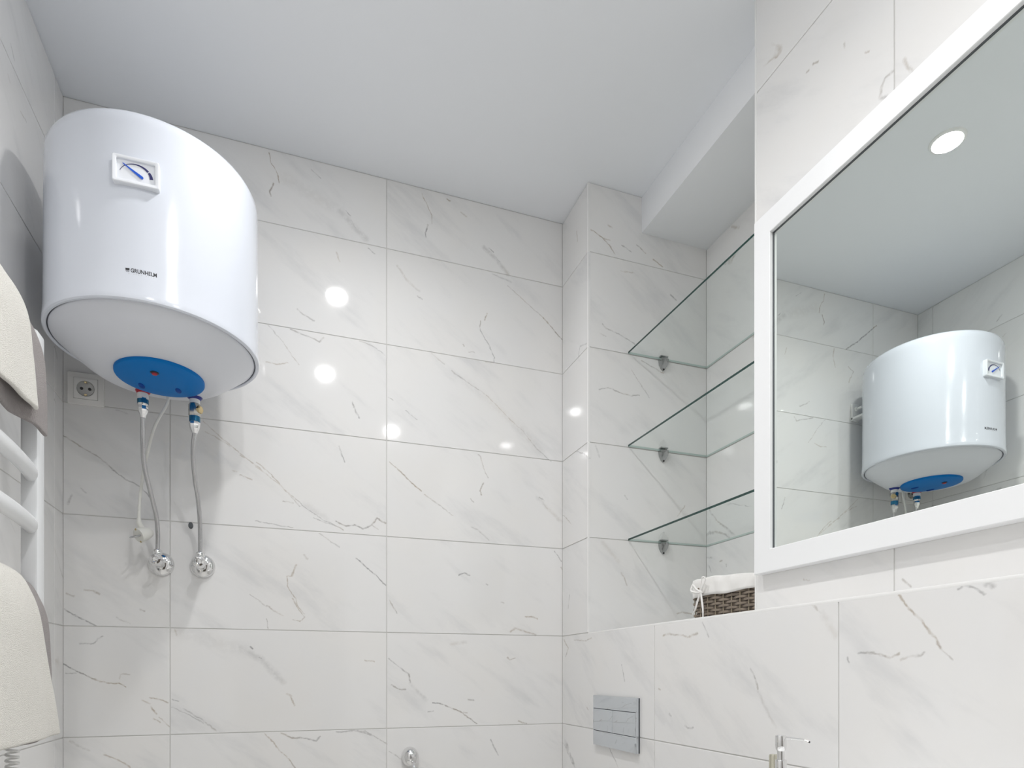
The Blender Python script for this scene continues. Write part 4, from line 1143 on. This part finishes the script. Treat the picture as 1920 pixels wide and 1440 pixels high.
# ---------------------------------------------------------------- towels
def towel(name, label, prof, yfar, ynear, mat, thick, seed, group, wav=0.004, tuck=0.0, bottom=None):
    """prof: (x, z) from the wall side over the bar to the room side; yfar(t) the far edge along the profile (t=0..1)"""
    n, m = 56, 34
    pts = catmull([(a, 0, b) for a, b in prof], 12)
    Lc = [0.0]
    for p, q in zip(pts, pts[1:]): Lc.append(Lc[-1]+(q-p).length)
    def at(t):
        d = t*Lc[-1]
        for i in range(len(Lc)-1):
            if Lc[i+1] >= d:
                f = (d-Lc[i])/max(1e-9, Lc[i+1]-Lc[i]); return pts[i].lerp(pts[i+1], f), (pts[i+1]-pts[i]).normalized()
        return pts[-1], (pts[-1]-pts[-2]).normalized()
    bm = bmesh.new(); grid = []
    for i in range(n+1):
        t = i/n
        p, T = at(t)
        nn = Vector((T.z, 0, -T.x))          # outwards from the rail
        nn = -nn if nn.dot(Vector((p.x+0.49, 0, p.z-pts[len(pts)//2].z+0.15))) < 0 else nn
        row = []
        for j in range(m+1):
            s = j/m
            y = yfar(t)+(ynear-yfar(t))*s
            hang = max(0.0, (t-0.45)/0.55)
            w = wav*hang*(math.sin(s*9.0+seed)+0.6*math.sin(s*19.0+seed*2.1)-0.2) + 0.0030*noise.noise(Vector((t*5, s*6, seed)))
            zz = p.z + (bottom(s) if bottom else 0)*hang**3
            tk = tuck*min(1, max(0, (yfar(t)-0.07-y)/0.05))*hang**0.5
            row.append(bm.verts.new((p.x+bow_x(y)+nn.x*w-tk, y, zz+nn.z*w)))
        grid.append(row)
    for i in range(n):
        for j in range(m):
            bm.faces.new((grid[i][j], grid[i][j+1], grid[i+1][j+1], grid[i+1][j]))
    o = obj(name, bm, mat)
    md = o.modifiers.new('solid', 'SOLIDIFY'); md.thickness = thick; md.offset = 0
    md = o.modifiers.new('round', 'BEVEL'); md.width = thick*0.45; md.segments = 3; md.limit_method = 'ANGLE'; md.angle_limit = R(50)
    o['label'] = label; o['category'] = 'towel'; o['group'] = group
    return o
GT = 'towels hung on the rail'
towel('towel', 'cream towel hung high on the rail, over a taupe towel',
      [(-0.535, H(0.50)), (-0.532, H(0.62)), (-0.520, H(0.69)), (-0.492, H(0.712)), (-0.463, H(0.692)), (-0.4430, H(0.640)), (-0.4345, H(0.56)), (-0.4300, H(0.474))],
      lambda t: 1.372, 1.06, M_CREAM, 0.0085, 0.6, GT, wav=0.003)
towel('towel', 'taupe grey towel hung high on the rail, behind the upper cream towel',
      [(-0.527, H(0.47)), (-0.524, H(0.60)), (-0.512, H(0.674)), (-0.491, H(0.693)), (-0.470, H(0.680)), (-0.4530, H(0.650)), (-0.4400, H(0.600)), (-0.4345, H(0.530)), (-0.4340, H(0.453))],
      lambda t: 1.452, 1.08, M_TAUPE, 0.0075, 2.0, GT, wav=0.003, tuck=0.016)
towel('towel', 'large cream towel hung low on the rail, corner reaching to the back wall corner',
      [(-0.540, H(-0.06)), (-0.535, H(0.10)), (-0.522, H(0.172)), (-0.488, H(0.192)), (-0.458, H(0.180)), (-0.4400, H(0.153)), (-0.4240, H(0.096)), (-0.4170, H(-0.02)), (-0.4120, H(-0.118))],
      lambda t: 1.372+0.085*max(0, (t-0.55)/0.45)**1.4, 1.06, M_CREAM, 0.0075, 4.0, GT, wav=0.003)
towel('towel', 'taupe grey towel hung low on the rail, behind the large cream towel',
      [(-0.532, H(-0.08)), (-0.527, H(0.09)), (-0.514, H(0.160)), (-0.490, H(0.180)), (-0.4650, H(0.172)), (-0.4480, H(0.147)), (-0.4300, H(0.092)), (-0.4255, H(-0.02)), (-0.4270, H(-0.124))],
      lambda t: 1.456-0.060*max(0, (t-0.86)/0.14)**1.5, 1.08, M_TAUPE, 0.0075, 5.5, GT, wav=0.003, tuck=0.010)
